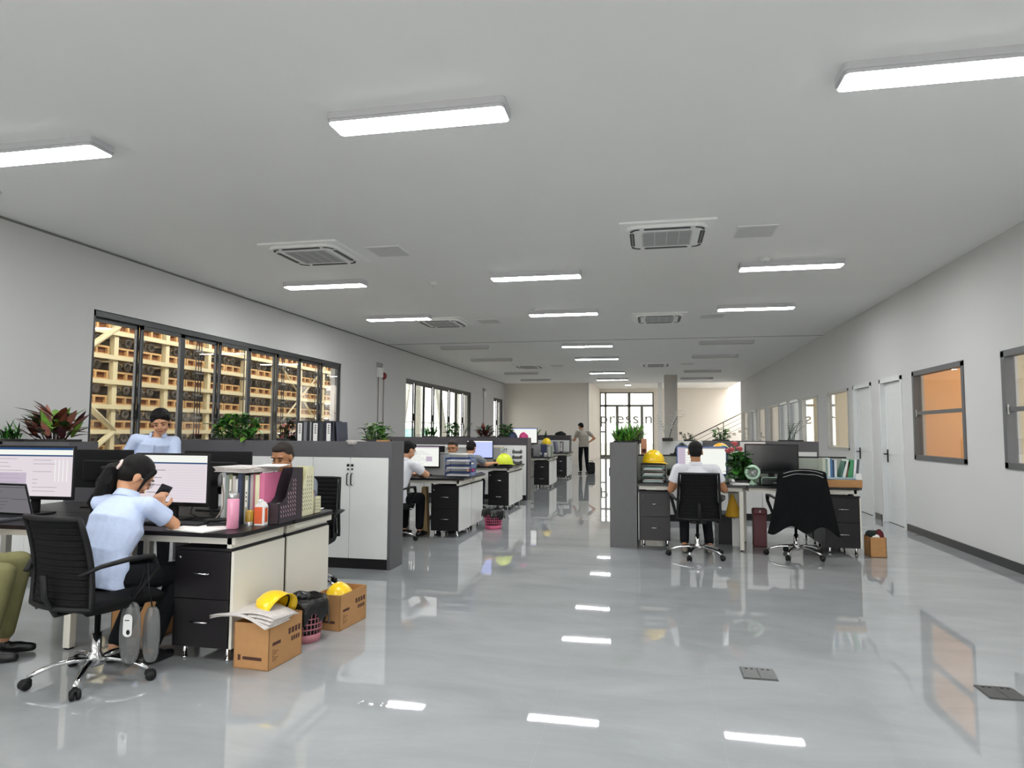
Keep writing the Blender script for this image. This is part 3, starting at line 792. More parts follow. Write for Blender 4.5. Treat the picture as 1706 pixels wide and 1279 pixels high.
def pedestal(label, loc, rotz=0, w=0.38, d=0.60, h=0.57, side='R', group=None, side_mat=None):
    """drawer pedestal on chrome feet: front faces -y, x 0..w, y 0..d; z of body 0.08..0.65"""
    t = thing('drawer_pedestal', label, 'drawer cabinet', loc, rotz, group)
    z0 = 0.08; z1 = z0 + h
    m = MB(); m.box(0, w - 0.006, 0.018, d, z0, z1, bev=0.002); m.box(0, w, 0.0, d + 0.0, z1, z1 + 0.015, bev=0.002)
    part(m, 'carcass', M_BLACKWOOD, t)
    m = MB()
    if side == 'R': m.box(w - 0.006, w + 0.012, 0.012, d - 0.004, z0 - 0.0, z1 - 0.002, bev=0.002)
    else: m.box(-0.012, 0.0, 0.012, d - 0.004, z0, z1 - 0.002, bev=0.002)
    part(m, 'side_panel', side_mat or M_WHITE, t, 'white side panel')
    hh = (h - 0.012) / 2
    for k in range(2):
        a = z0 + 0.004 + k * (hh + 0.004)
        m = MB(); m.box(0.004, w - 0.01, 0.0, 0.018, a, a + hh, bev=0.0015); dr = part(m, 'drawer', M_BLACKWOOD, t)
        zz = a + hh * 0.5 + 0.01
        m = MB(); m.tube([(w / 2 - 0.055, 0, zz), (w / 2 - 0.055, -0.022, zz), (w / 2 + 0.055, -0.022, zz), (w / 2 + 0.055, 0, zz)], 0.0055, seg=6); part(m, 'handle', M_CHROME, dr)
        if k == 1:
            m = MB(); m.lathe([(0, 0.006), (0.008, 0.006), (0.009, 0), (0, 0)], seg=10, mtx=TR(0.04, 0, a + hh - 0.04) @ RX(PI / 2)); part(m, 'lock', M_CHROME, dr)
    for x in (0.05, w - 0.04):
        for y in (0.06, d - 0.06):
            m = MB(); m.lathe([(0.014, 0.08), (0.014, 0.012), (0.02, 0.01), (0.02, 0), (0, 0)], seg=12, at=(x, y, 0)); part(m, 'foot', M_CHROME, t)
    return t

def desk(label, loc, rotz, w=1.24, d=0.62, right_leg=True, left_leg=True, apron=True, group=None, corner='R', sh=True):
    """single desk: local x 0..w, user side y=0, back y=d, top 0.735..0.76"""
    t = thing('office_desk', label, 'desk', loc, rotz, group)
    pts = [(0.0, 0.0), (w - 0.05, 0.0), (w, 0.07), (w, d), (0, d)] if corner == 'R' else ([(0, 0.07), (0.05, 0), (w, 0), (w, d), (0, d)] if corner == 'L' else [(0, 0), (w, 0), (w, d), (0, d)])
    m = MB(); m.prism(pts, 0.735, 0.76); part(m, 'desktop', M_DARKTOP, t)
    m = MB(); m.box(0.02, w - 0.04, 0.05, 0.08, 0.69, 0.735); m.box(0.02, w - 0.04, d - 0.08, d - 0.05, 0.69, 0.735)
    m.box(0.02, 0.05, 0.08, d - 0.08, 0.69, 0.735)
    if corner == 'R': m.box(w - 0.09, w - 0.06, 0.05, d - 0.02, 0.667, 0.735)
    if corner == 'L': m.box(0.06, 0.09, 0.05, d - 0.02, 0.667, 0.735)
    part(m, 'frame', M_CREAM, t)
    legs = []
    if left_leg: legs += [(0.025, 0.05), (0.025, d - 0.10)]
    if right_leg: legs += [(w - 0.075, 0.05), (w - 0.075, d - 0.10)]
    for x, y in legs:
        m = MB(); m.box(x, x + 0.05, y, y + 0.05, 0.01, 0.69, M_CREAM, bev=0.004); m.box(x + 0.008, x + 0.042, y + 0.008, y + 0.042, 0, 0.012, M_BLACK); part(m, 'leg', None, t)
    return t

def spacer(label, x0, x1, y0, y1):
    m = MB(); m.box(x0, x1, y0, y1, 0.675, 0.735, bev=0.002)
    return m

def desk_screen(label, loc, rotz, w, h=0.36, m=None, rail=None, group=None, z0=0.76):
    t = thing('desk_screen', label, 'desk divider', loc, rotz, group)
    p = MB(); p.box(0, w, -0.012, 0.012, 0.0, h, bev=0.002); part(p, 'panel', m or M_GREYPANEL, t)
    p = MB(); p.box(-0.004, w + 0.004, -0.016, 0.016, h, h + 0.018, bev=0.003); part(p, 'top_rail', rail or M_FRAME_ALU, t)
    for x in (0.12, w - 0.12):
        p = MB(); p.box(x - 0.02, x + 0.02, 0.012, 0.03, 0.0, 0.09); part(p, 'bracket', M_STEEL, t)
    return t

def monitor(label, loc, rotz, w=0.55, h=0.33, ui=None, bezel=None, z=0.11, group=None, back_detail=True, base_mat=None):
    """screen faces -y; stand base at origin; z = height of the screen's lower edge above the desk"""
    bz = bezel or M_BLACK
    t = thing('monitor', label, 'monitor', loc, rotz, group)
    m = MB(); m.box(-w / 2, w / 2, 0.0, 0.022, z, z + h, bev=0.006); m.box(-w / 2 + 0.1, w / 2 - 0.1, 0.022, 0.05, z + 0.05, z + h - 0.08, bev=0.012)
    part(m, 'casing', bz, t)
    s = MB(); e = 0.014; x0, x1, z0, z1 = -w / 2 + e, w / 2 - e, z + e + 0.012, z + h - e
    yy = -0.0012
    if ui is None: s.box(x0, x1, yy, 0.001, z0, z1, mat('dark_glass_screen', '#16181a', 0.15, noise=0.03))
    else:
        base, items = ui
        s.box(x0, x1, yy, 0.001, z0, z1, base)
        for (a, c, d_, e_, mm) in items:
            s.box(x0 + (x1 - x0) * a, x0 + (x1 - x0) * c, yy - 0.0006, yy, z0 + (z1 - z0) * d_, z0 + (z1 - z0) * e_, mm)
    part(s, 'screen', None, t)
    m = MB(); m.box(-0.035, 0.035, 0.03, 0.05, 0.01, z + 0.12, bev=0.006); part(m, 'stand', base_mat or M_BLACK, t)
    m = MB(); m.vbox(-0.12, 0.12, -0.06, 0.12, 0, 0.012, 0.04); part(m, 'foot_plate', base_mat or M_BLACK, t)
    return t
def ui_sheet(seed, dark=False):
    rnd = random.Random(seed); it = [(0, 1, 0.955, 1.0, E_NAVY), (0, 1, 0.82, 0.85, E_NAVY), (0, 1, 0.85, 0.955, E_SCREEN_W)]
    it += [(0.0, 0.42, 0.05, 0.48, E_PANEL)]
    for k in range(9):
        zz = 0.76 - 0.08 * k; a = 0.03 + 0.02 * rnd.random(); it.append((a, a + 0.12 + 0.25 * rnd.random(), zz, zz + 0.008, E_LINE))
        if rnd.random() < 0.8: it.append((0.5, 0.55 + 0.3 * rnd.random(), zz - 0.02, zz - 0.012, E_LINE))
    for k in range(4):
        it.append((0.78 + 0.05 * k, 0.79 + 0.05 * k, 0.3, 0.75, E_SCREEN_W))
    return (E_SCREEN, it)
def ui_chat(seed):
    it = [(0, 1, 0.82, 0.85, E_NAVY), (0, 1, 0.85, 1.0, E_SCREEN_W), (0, 0.04, 0, 0.82, E_SCREEN_W)]
    for k in range(4):
        zz = 0.65 - 0.16 * k; it.append((0.1, 0.14, zz, zz + 0.06, E_YEL)); it.append((0.16, 0.42 - 0.05 * (k % 2), zz + 0.02, zz + 0.035, E_LINE))
    for k in range(12): it.append((0.45, 0.98, 0.08 + 0.055 * k, 0.083 + 0.055 * k, E_PANEL))
    return (E_SCREEN, it)
def ui_doc(seed, accent=None):
    it = [(0, 1, 0.93, 1.0, accent or E_PANEL)]
    for k in range(9): it.append((0.08, 0.45 + 0.1 * ((k * 7 + seed) % 4), 0.12 + 0.08 * k, 0.13 + 0.08 * k, E_LINE))
    it.append((0.62, 0.8, 0.25, 0.5, E_PANEL))
    return (E_SCREEN_W, it)

def task_chair(label, loc, rotz, coat=False, back_h=0.5, group=None, seat_rot=0.0):
    """black mesh swivel chair, sitter faces +y; origin under the gas column"""
    t = thing('task_chair', label, 'office chair', loc, rotz, group)
    # five legs with casters
    for k in range(5):
        a = R(90 + 72 * k) + seat_rot; ca, sa = math.cos(a), math.sin(a)
        prof = [(0.03, 0.105), (0.10, 0.115), (0.19, 0.105), (0.26, 0.083), (0.305, 0.062)]
        m = MB(); m.tube([(ca * r, sa * r, z) for r, z in prof], [0.022, 0.021, 0.019, 0.017, 0.014], flat=0.75); lg = part(m, 'leg', M_CHROME, t)
        m = MB()
        for s in (-1, 1):
            m.lathe([(0, -0.011), (0.02, -0.011), (0.027, -0.006), (0.027, 0.006), (0.02, 0.011), (0, 0.011)], seg=14,
                    mtx=TR(ca * 0.305, sa * 0.305, 0.0275) @ RZ(a + 0.5) @ TR(0.012, s * 0.0145, 0) @ RX(PI / 2))
        m.ell((ca * 0.305, sa * 0.305, 0.04), (0.022, 0.022, 0.02), None, 2); part(m, 'caster', M_BLACK, lg)
    m = MB(); m.lathe([(0, 0.075), (0.038, 0.075), (0.042, 0.09), (0.042, 0.12), (0.03, 0.14), (0.026, 0.15), (0.026, 0.25), (0.016, 0.25), (0.016, 0.39), (0, 0.39)], seg=20); part(m, 'gas_column', M_CHROME, t)
    m = MB(); m.box(-0.09, 0.09, -0.12, 0.12, 0.375, 0.415, bev=0.01); m.tube([(0.08, 0.05, 0.395), (0.26, 0.06, 0.39)], 0.007, seg=6); part(m, 'tilt_mechanism', M_BLACK, t)
    m = MB()
    def seatf(u, v):
        x = (u - 0.5) * 0.48; y = -0.22 + v * 0.47
        edge = 1 - min(1, 4 * min(u, 1 - u)) ; z = 0.475 + 0.012 * (1 - (2 * u - 1) ** 2) - 0.05 * max(0, v - 0.8) ** 1.2 * 4 - 0.02 * edge ** 2
        s_ = 1 - 0.1 * (2 * v - 1) ** 4
        return (x * s_, y, z)
    m.grid(seatf, 12, 12, thick=0.055); part(m, 'seat', M_MESH, t)
    # back rest: gently curved, ribbed panel inside a frame
    zb, zt = 0.44, 0.44 + back_h
    def backf(u, v, off=0.0, wd=0.43):
        z = zb + (zt - zb) * v
        w_ = wd * (1.06 - 0.1 * v)
        x = (u - 0.5) * w_
        y = -0.24 - 0.07 * v + 0.03 * math.sin(v * PI) + 0.045 * (2 * u - 1) ** 2 - 0.02 + off
        return (x, y, z)
    m = MB(); n = 13
    for k in range(n):
        a = 0.03 + 0.94 * k / n; c = a + 0.94 / n * 0.86
        m.grid(lambda u, v, a=a, c=c: backf(0.04 + 0.92 * u, a + (c - a) * v, 0.005 * math.sin(v * PI)), 8, 3, thick=0.010)
    m.grid(lambda u, v: backf(0.04 + 0.92 * u, 0.02 + 0.96 * v, 0.008), 8, 8, thick=0.003)
    back = part(m, 'backrest', M_MESH, t)
    m = MB()
    P = [backf(0, v) for v in [i / 8 for i in range(9)]] + [backf(u, 1) for u in [i / 6 for i in range(1, 6)]] + [backf(1, 1 - v) for v in [i / 8 for i in range(9)]] + [backf(1 - u, 0) for u in [i / 6 for i in range(1, 6)]]
    m.tube(P, 0.015, closed=True, seg=8); m.tube([(0, -0.1, 0.40), (0, -0.24, 0.40), (0, -0.30, 0.50), (0, -0.315, 0.62)], 0.022, flat=0.6)
    part(m, 'back_frame', M_BLACK, t)
    for s in (-1, 1):
        m = MB(); m.tube([(s * 0.20, -0.27, 0.62), (s * 0.26, -0.2, 0.66), (s * 0.275, -0.05, 0.675), (s * 0.275, 0.1, 0.67), (s * 0.265, 0.15, 0.60), (s * 0.23, 0.02, 0.45)], [0.016, 0.02, 0.024, 0.024, 0.018, 0.016], flat=0.6); part(m, 'armrest', M_BLACK, t)
    return t

def hard_hat(label, loc, rotz, m, tilt=None, group=None, sc=1.0):
    t = thing('hard_hat', label, 'hard hat', loc, rotz, group)
    if tilt: t.rotation_euler = tilt
    b_ = MB()
    def f(u, v):
        a = u * 2 * PI; th = v * PI / 2
        r = math.cos(th); ridge = 0.006 * max(0, 1 - abs(math.sin(a)) * 7 * max(0.15, r)) if v < 0.97 else 0.006
        return ((0.105 + ridge) * r * math.sin(a), (0.125 + ridge) * r * math.cos(a), 0.02 + (0.135 + ridge) * math.sin(th))
    b_.grid(f, 36, 12, thick=0.0035)
    if abs(sc - 1) > 1e-3: t.scale = (sc, sc, sc)
    part(b_, 'shell', m, t)
    b_ = MB()
    def br(u, v):
        a = u * 2 * PI; front = max(0, math.cos(a)) ** 2
        r = 1 + v * (0.06 + 0.32 * front)
        return (0.107 * r * math.sin(a) * (1 - 0.0 * front), 0.127 * r * math.cos(a), 0.022 - 0.018 * v * (0.4 + front))
    b_.grid(br, 36, 3, thick=0.004); part(b_, 'brim', m, t)
    b_ = MB(); b_.tube([(0.098 * math.sin(a), 0.117 * math.cos(a), 0.03) for a in [k * 2 * PI / 24 for k in range(24)]], 0.006, closed=True, seg=6)
    part(b_, 'headband', M_BLACK, t)
    return t

def carton(label, loc, rotz, w, d, h, prints=True, flaps=False):
    """open cardboard box, x 0..w, y 0..d"""
    t = thing('cardboard_box', label, 'box', loc, rotz)
    m = MB(); e = 0.005
    m.box(0, w, 0, d, 0, e); m.box(0, w, 0, e, 0, h); m.box(0, w, d - e, d, 0, h); m.box(0, e, 0, d, 0, h); m.box(w - e, w, 0, d, 0, h)
    part(m, 'body', M_KRAFT, t)
    if prints:
        m = MB(); x = w + 0.0006      # the long side, facing +x
        def pr_(y0, y1, z0, z1, bv=0): m.box(w, x, y0 * d, y1 * d, z0 * h, z1 * h)
        pr_(0.10, 0.34, 0.50, 0.57)
        for k in range(4): pr_(0.57 + 0.1 * k, 0.64 + 0.1 * k, 0.60, 0.73)
        for k in range(4): pr_(0.66 + 0.07 * k, 0.71 + 0.07 * k, 0.42, 0.52)
        for k in range(6): pr_(0.10, 0.17 + 0.05 * ((k * 5) % 3), 0.40 - 0.045 * k, 0.405 - 0.045 * k + 0.008)
        part(m, 'printed_marks', M_PRINT, t)
        m = MB(); m.box(0.12 * w, 0.20 * w, -0.0006, 0, 0.18 * h, 0.30 * h); m.box(0.26 * w, 0.80 * w, -0.0006, 0, 0.20 * h, 0.27 * h)
        part(m, 'printed_label', M_PRINT, t)
    return t

def bin_basket(label, loc, m, r0=0.10, r1=0.135, h=0.27, bag=True, bag_drop=0.08, seed=1):
    t = thing('waste_bin', label, 'waste bin', loc)
    b_ = MB(); n = 26
    b_.lathe([(0, 0.0), (r0, 0.0), (r0 + 0.004, 0.05), (r0, 0.052), (r0 - 0.004, 0.006), (0, 0.006)], seg=n)
    for k in range(n):
        a = 2 * PI * k / n; b_.tube([(r0 * math.cos(a), r0 * math.sin(a), 0.045), (r1 * math.cos(a), r1 * math.sin(a), h)], 0.0038, seg=4)
    for z in [0.085 + 0.035 * i for i in range(6)]:
        if z < h: rr = r0 + (r1 - r0) * z / h; b_.tube([(rr * math.cos(2 * PI * k / n), rr * math.sin(2 * PI * k / n), z) for k in range(n)], 0.0042, closed=True, seg=4)
    b_.tube([(r1 * math.cos(2 * PI * k / n), r1 * math.sin(2 * PI * k / n), h) for k in range(n)], 0.006, closed=True, seg=6)
    part(b_, 'basket', m, t)
    if bag:
        rnd = random.Random(seed); ph = [rnd.random() * 6 for _ in range(5)]
        b_ = MB()
        def f(u, v):
            a = u * 2 * PI
            wv = 0.5 + 0.5 * math.sin(3 * a + ph[0]) * math.sin(5 * a + ph[1])
            if v < 0.5:
                k = v * 2; z = 0.03 + (h - 0.02) * k; r = (r0 - 0.012) + (r1 - r0 + 0.004) * k + 0.004 * math.sin(9 * a + ph[2]) * k
            else:
                k = (v - 0.5) * 2; z = h + 0.03 * math.sin(min(1, k * 2.2 + .12) * PI) - k * (bag_drop * (0.5 + wv)); r = r1 - 0.004 + 0.03 * min(1, k * 3) + 0.006 * math.sin(11 * a + ph[3]) * k
            return (r * math.cos(a), r * math.sin(a), z)
        b_.grid(f, 48, 14, thick=0.0015); part(b_, 'bin_bag', M_BAG, t)
    return t

def leaf(m, base, d, L_, W_, droop, mt, seg=4, fold=0.25):
    """one blade from base along d with droop"""
    d = Vector(d).normalized(); side = d.cross(Vector((0, 0, 1)))
    side = side.normalized() if side.length > 1e-4 else Vector((1, 0, 0))
    up = side.cross(d).normalized(); p = Vector(base); rows = []
    for i in range(seg + 1):
        s = i / seg; w = W_ * (math.sin(PI * min(1, (s * 0.92 + 0.08)) ** 0.8)) * 0.5
        if i == seg: w = 0
        c = p + d * (L_ * s) + Vector((0, 0, -1)) * (droop * L_ * s * s)
        rows.append((c + side * w + up * w * fold, c, c - side * w + up * w * fold))
    V = [[m.bm.verts.new(q) for q in r_] for r_ in rows]
    mi = m._mi(mt)
    for a, c in zip(V, V[1:]):
        for j in (0, 1):
            f = m.bm.faces.new((a[j], a[j + 1], c[j + 1], c[j])); f.material_index = mi; f.smooth = True
def plant(name, label, loc, kind, w, h, n, mats, seed=1, pot=True, d=None, cat='plant', tall=0, pot_w=None):
    rnd = random.Random(seed)
    t = thing(name, label, cat, loc)
    d = d or w * 0.45
    if pot:
        pw = pot_w or w * 0.35
        m = MB(); m.vbox(-pw, pw, -min(0.13, d * 0.8), min(0.13, d * 0.8), 0, 0.05, 0.03); part(m, 'planter', M_SOIL, t)
    m = MB()
    for k in range(n):
        mt = mats[rnd.randrange(len(mats))]
        x = rnd.uniform(-1, 1) * w * 0.36; y = rnd.uniform(-1, 1) * d * 0.36
        env = math.sqrt(max(0.05, 1 - (x / (w * 0.55)) ** 2))
        if kind == 'bushy':
            z = 0.04 + rnd.random() ** 0.8 * h * 0.8 * env
            a = rnd.random() * 2 * PI; e = rnd.uniform(-0.2, 0.9)
            dd = (math.cos(a) + x / w, math.sin(a), e)
            leaf(m, (x, y, z), dd, h * rnd.uniform(0.22, 0.4), h * rnd.uniform(0.14, 0.24), rnd.uniform(0.1, 0.5), mt)
            if k % 3 == 0: m.tube([(x * 0.7, y * 0.7, 0.03), (x, y, z)], 0.003, mt, seg=4)
        elif kind == 'croton':
            z = 0.05 + rnd.random() * h * 0.55 * env
            a = math.atan2(y, x) + rnd.uniform(-0.9, 0.9); e = rnd.uniform(0.15, 1.6)
            leaf(m, (x * 0.8, y * 0.8, z), (math.cos(a), math.sin(a), e), h * rnd.uniform(0.4, 0.62), h * rnd.uniform(0.13, 0.21), rnd.uniform(0.0, 0.3), mt, seg=5)
            if k % 3 == 0: m.tube([(x * 0.4, y * 0.4, 0.03), (x * 0.8, y * 0.8, z)], 0.005, M_LEAF_M, seg=4)
        elif kind == 'spiky':
            a = rnd.random() * 2 * PI; e = rnd.uniform(0.5, 2.6)
            leaf(m, (x * 0.7, y * 0.7, 0.03 + rnd.random() * h * 0.2), (math.cos(a), math.sin(a), e), h * rnd.uniform(0.6, 1.0), h * rnd.uniform(0.05, 0.1), rnd.uniform(0.05, 0.6), mt, seg=6)
        elif kind == 'stems':   # long thin stems with pinnate leaves
            if k >= 6: break
            a = rnd.uniform(0, 2 * PI); ln = h * rnd.uniform(0.75, 1.1); lean = rnd.uniform(0.2, 0.75)
            pts = [Vector((x * 0.3 + math.cos(a) * lean * ln * s ** 1.5, y * 0.3 + math.sin(a) * lean * ln * s ** 1.5, 0.03 + ln * s * (1 - 0.12 * s))) for s in [i / 8 for i in range(9)]]
            m.tube(pts, [0.007 - 0.0006 * i for i in range(9)], mt, seg=5)
            for i in range(3, 9):
                for s_ in (-1, 1):
                    leaf(m, pts[i], (math.cos(a + s_ * 1.3), math.sin(a + s_ * 1.3), 0.35), h * 0.22, h * 0.06, 0.3, mt, seg=3)
        elif kind == 'palm':
            if k >= 4: break
            hh = h * (1.0 if k % 2 == 0 else 0.8); bx = (k - 1.5) * w * 0.22
            m.tube([(bx, 0, 0), (bx * 1.05, 0, hh * 0.62)], 0.011, M_LEAF_M, seg=5)
            for q in range(9):
                a = rnd.random() * 2 * PI
                leaf(m, (bx * 1.05, 0, hh * (0.5 + 0.13 * rnd.random())), (math.cos(a), math.sin(a), rnd.uniform(-0.1, 1.5)), h * rnd.uniform(0.25, 0.42), h * 0.035, rnd.uniform(0.2, 0.7), mt, seg=5)
    part(m, 'foliage', None, t)
    return t

def book(label, loc, w, d, h, color, lean=0.0, rotz=0.0, spine=None, group=None, binder=False, cat='book', name='book'):
    """upright book: spine faces -y, thickness along x"""
    t = thing(name, label, cat, loc, rotz, group)
    if lean: t.rotation_euler = (0, lean, rotz)
    cm = mat('cover_' + color.strip('#'), color, 0.5, noise=0.04)
    m = MB(); m.box(0, w, 0, 0.003, 0, h); m.box(0, 0.002, 0.003, d, 0, h); m.box(w - 0.002, w, 0.003, d, 0, h); part(m, 'cover', cm, t)
    m = MB(); m.box(0.002, w - 0.002, 0.003, d - 0.005, 0.003, h - 0.004); part(m, 'pages', M_PAPER, t)
    if spine or binder:
        m = MB(); m.box(w * 0.22, w * 0.78, -0.0008, 0, h * 0.35 if not binder else h * 0.12, h * 0.9, M_PAPER)
        for k in range(5 if binder else 3): m.box(w * 0.38, w * 0.62, -0.0014, -0.0008, h * (0.45 + 0.085 * k), h * (0.49 + 0.085 * k), M_BLACK)
        part(m, 'spine_label', None, t)
    return t

def paper_stack(label, loc, rotz, w=0.21, d=0.297, n=4, t_=0.004, seed=0, m=None, name='paper_sheets', cat='papers', group=None):
    rnd = random.Random(seed); b_ = MB()
    for k in range(n):
        b_.box(-w / 2, w / 2, -d / 2, d / 2, k * t_, (k + 1) * t_ - 0.0003, mtx=TR(rnd.uniform(-.01, .01), rnd.uniform(-.01, .01), 0) @ RZ(rnd.uniform(-0.2, 0.2)))
    return single(name, b_, m or M_PAPER, label, cat, loc, rotz, group)

def magazine_file(label, loc, rotz, m, w=0.09, d=0.25, h=0.31, holes=True):
    """upright slotted file: broad sides face +-x; low opening toward -y"""
    t = thing('magazine_file', label, 'magazine file', loc, rotz)
    prof = [(0, 0), (d, 0), (d, h), (d * 0.62, h), (d * 0.42, h * 0.72), (d * 0.3, h * 0.48), (d * 0.15, h * 0.4), (0, h * 0.38)]
    b_ = MB()
    T1 = Matrix(((0, 0, 1, 0), (1, 0, 0, 0), (0, 1, 0, 0), (0, 0, 0, 1)))
    b_.prism(prof, 0, 0.003, None, T1); b_.prism(prof, w - 0.003, w, None, T1)
    b_.box(0, w, d - 0.003, d, 0, h); b_.box(0, w, 0, d, 0, 0.003); b_.box(0, w, 0, 0.003, 0, h * 0.38)
    part(b_, 'body', m, t)
    b_ = MB()
    for i in range(7):
        for j in range(9):
            y = 0.03 + 0.029 * i; z = 0.05 + 0.028 * j
            lim = h * 0.36 if y < d * 0.3 else (h * 0.62 if y < d * 0.5 else h * 0.93)
            if z + 0.02 < lim and y < d - 0.03:
                b_.box(w, w + 0.0008, -0.0035, 0.0035, -0.011, 0.011, mtx=TR(0, y, z) @ RX(0.6))
    part(b_, 'slots', mat('slot_dark_' + m.name[:6], '#8d8578' if m is M_CREAMFILE else '#a58a94', 0.7, noise=0.1), t)
    b_ = MB(); b_.box(0.01, w - 0.01, 0.02, d - 0.01, 0.004, h * 0.35); part(b_, 'contents', M_PAPER, t)
    return t

# ------------------------------------------------------------------ people
def v3(p): return Vector(p)
class Blob:
    """closed shapes merged into one continuous skin by voxel remeshing"""
    def __init__(self): self.m = MB()
    def cap(self, p0, r0, p1, r1):
        self.m.ell(v3(p0), (r0, r0, r0), None, 2); self.m.ell(v3(p1), (r1, r1, r1), None, 2)
        self.m.tube([p0, p1], [r0, r1], seg=14)
    def chain(self, pts):
        for (a, ra), (b_, rb) in zip(pts, pts[1:]): self.cap(a, ra, b_, rb)
    def loft(self, rings, lat, dep, seg=20):
        """rings: (center, r_lateral, r_depth)"""
        bm = self.m.bm; L_ = v3(lat).normalized(); D_ = v3(dep).normalized(); R_ = []
        for c, a, d in rings:
            c = v3(c)
            R_.append([bm.verts.new(c + L_ * (a * math.cos(2 * PI * k / seg)) + D_ * (d * math.sin(2 * PI * k / seg))) for k in range(seg)])
        for a, b_ in zip(R_, R_[1:]):
            for k in range(seg): bm.faces.new((a[k], a[(k + 1) % seg], b_[(k + 1) % seg], b_[k]))
        bm.faces.new(list(reversed(R_[0]))); bm.faces.new(R_[-1])
    def ell(self, c, r, mtx=None): self.m.ell(v3(c), r, None, 3, mtx)
    def build(self, name, mt, parent, voxel=0.007, smooth=4):
        bm = self.m.bm
        bmesh.ops.recalc_face_normals(bm, faces=bm.faces[:])
        me = bpy.data.meshes.new('tmp'); bm.to_mesh(me); bm.free()
        o = bpy.data.objects.new('tmp', me); col.objects.link(o)
        md = o.modifiers.new('r', 'REMESH'); md.mode = 'VOXEL'; md.voxel_size = voxel; md.use_smooth_shade = True
        if smooth:
            sm = o.modifiers.new('s', 'SMOOTH'); sm.factor = 0.5; sm.iterations = smooth
        bpy.context.view_layer.update()
        me2 = bpy.data.meshes.new_from_object(o.evaluated_get(bpy.context.evaluated_depsgraph_get()))
        bpy.data.objects.remove(o); bpy.data.meshes.remove(me)
        me2.name = name; me2.materials.clear(); me2.materials.append(mt)
        for p in me2.polygons: p.use_smooth = True
        r = bpy.data.objects.new(name, me2); col.objects.link(r)
        if parent is not None: r.parent = parent
        return r

def hand(B, wr, d, n, thumb_side, curl=0.5, s=1.0):
    """palm and five fingers: d along the hand, n out of the palm, thumb_side +1/-1 along d x n"""
    d = v3(d).normalized(); n = v3(n); n = (n - d * n.dot(d)).normalized(); sd = d.cross(n).normalized() * thumb_side
    wr = v3(wr)
    B.cap(wr, 0.024 * s, wr + d * 0.03 * s, 0.022 * s)
    for q in (-0.028, -0.009, 0.010, 0.028):
        B.cap(wr + d * 0.025 * s + sd * q * 0.7 * s, 0.013 * s, wr + d * 0.088 * s + sd * q * s, 0.0115 * s)
    for q, ln in ((0.029, 0.070), (0.010, 0.080), (-0.010, 0.075), (-0.028, 0.058)):
        p = wr + d * 0.09 * s + sd * q * s; a = 0.15
        segs = (0.45, 0.32, 0.23); pts = [(p, 0.0098 * s)]
        for i, f in enumerate(segs):
            a += curl * (0.75 if i else 0.6)
            p = p + (d * math.cos(a) + n * math.sin(a)) * (ln * f * s); pts.append((p, (0.0092 - 0.0009 * i) * s))
        B.chain(pts)
    p = wr + d * 0.022 * s + sd * 0.024 * s
    t1 = p + (d * 0.55 + sd * 0.7 + n * 0.35).normalized() * 0.042 * s
    t2 = t1 + (d * 0.8 + sd * 0.25 + n * (0.4 + curl * 0.4)).normalized() * 0.033 * s
    t3 = t2 + (d * 0.85 + n * 0.5).normalized() * 0.024 * s
    B.chain([(p, 0.0145 * s), (t1, 0.012 * s), (t2, 0.0105 * s), (t3, 0.009 * s)])

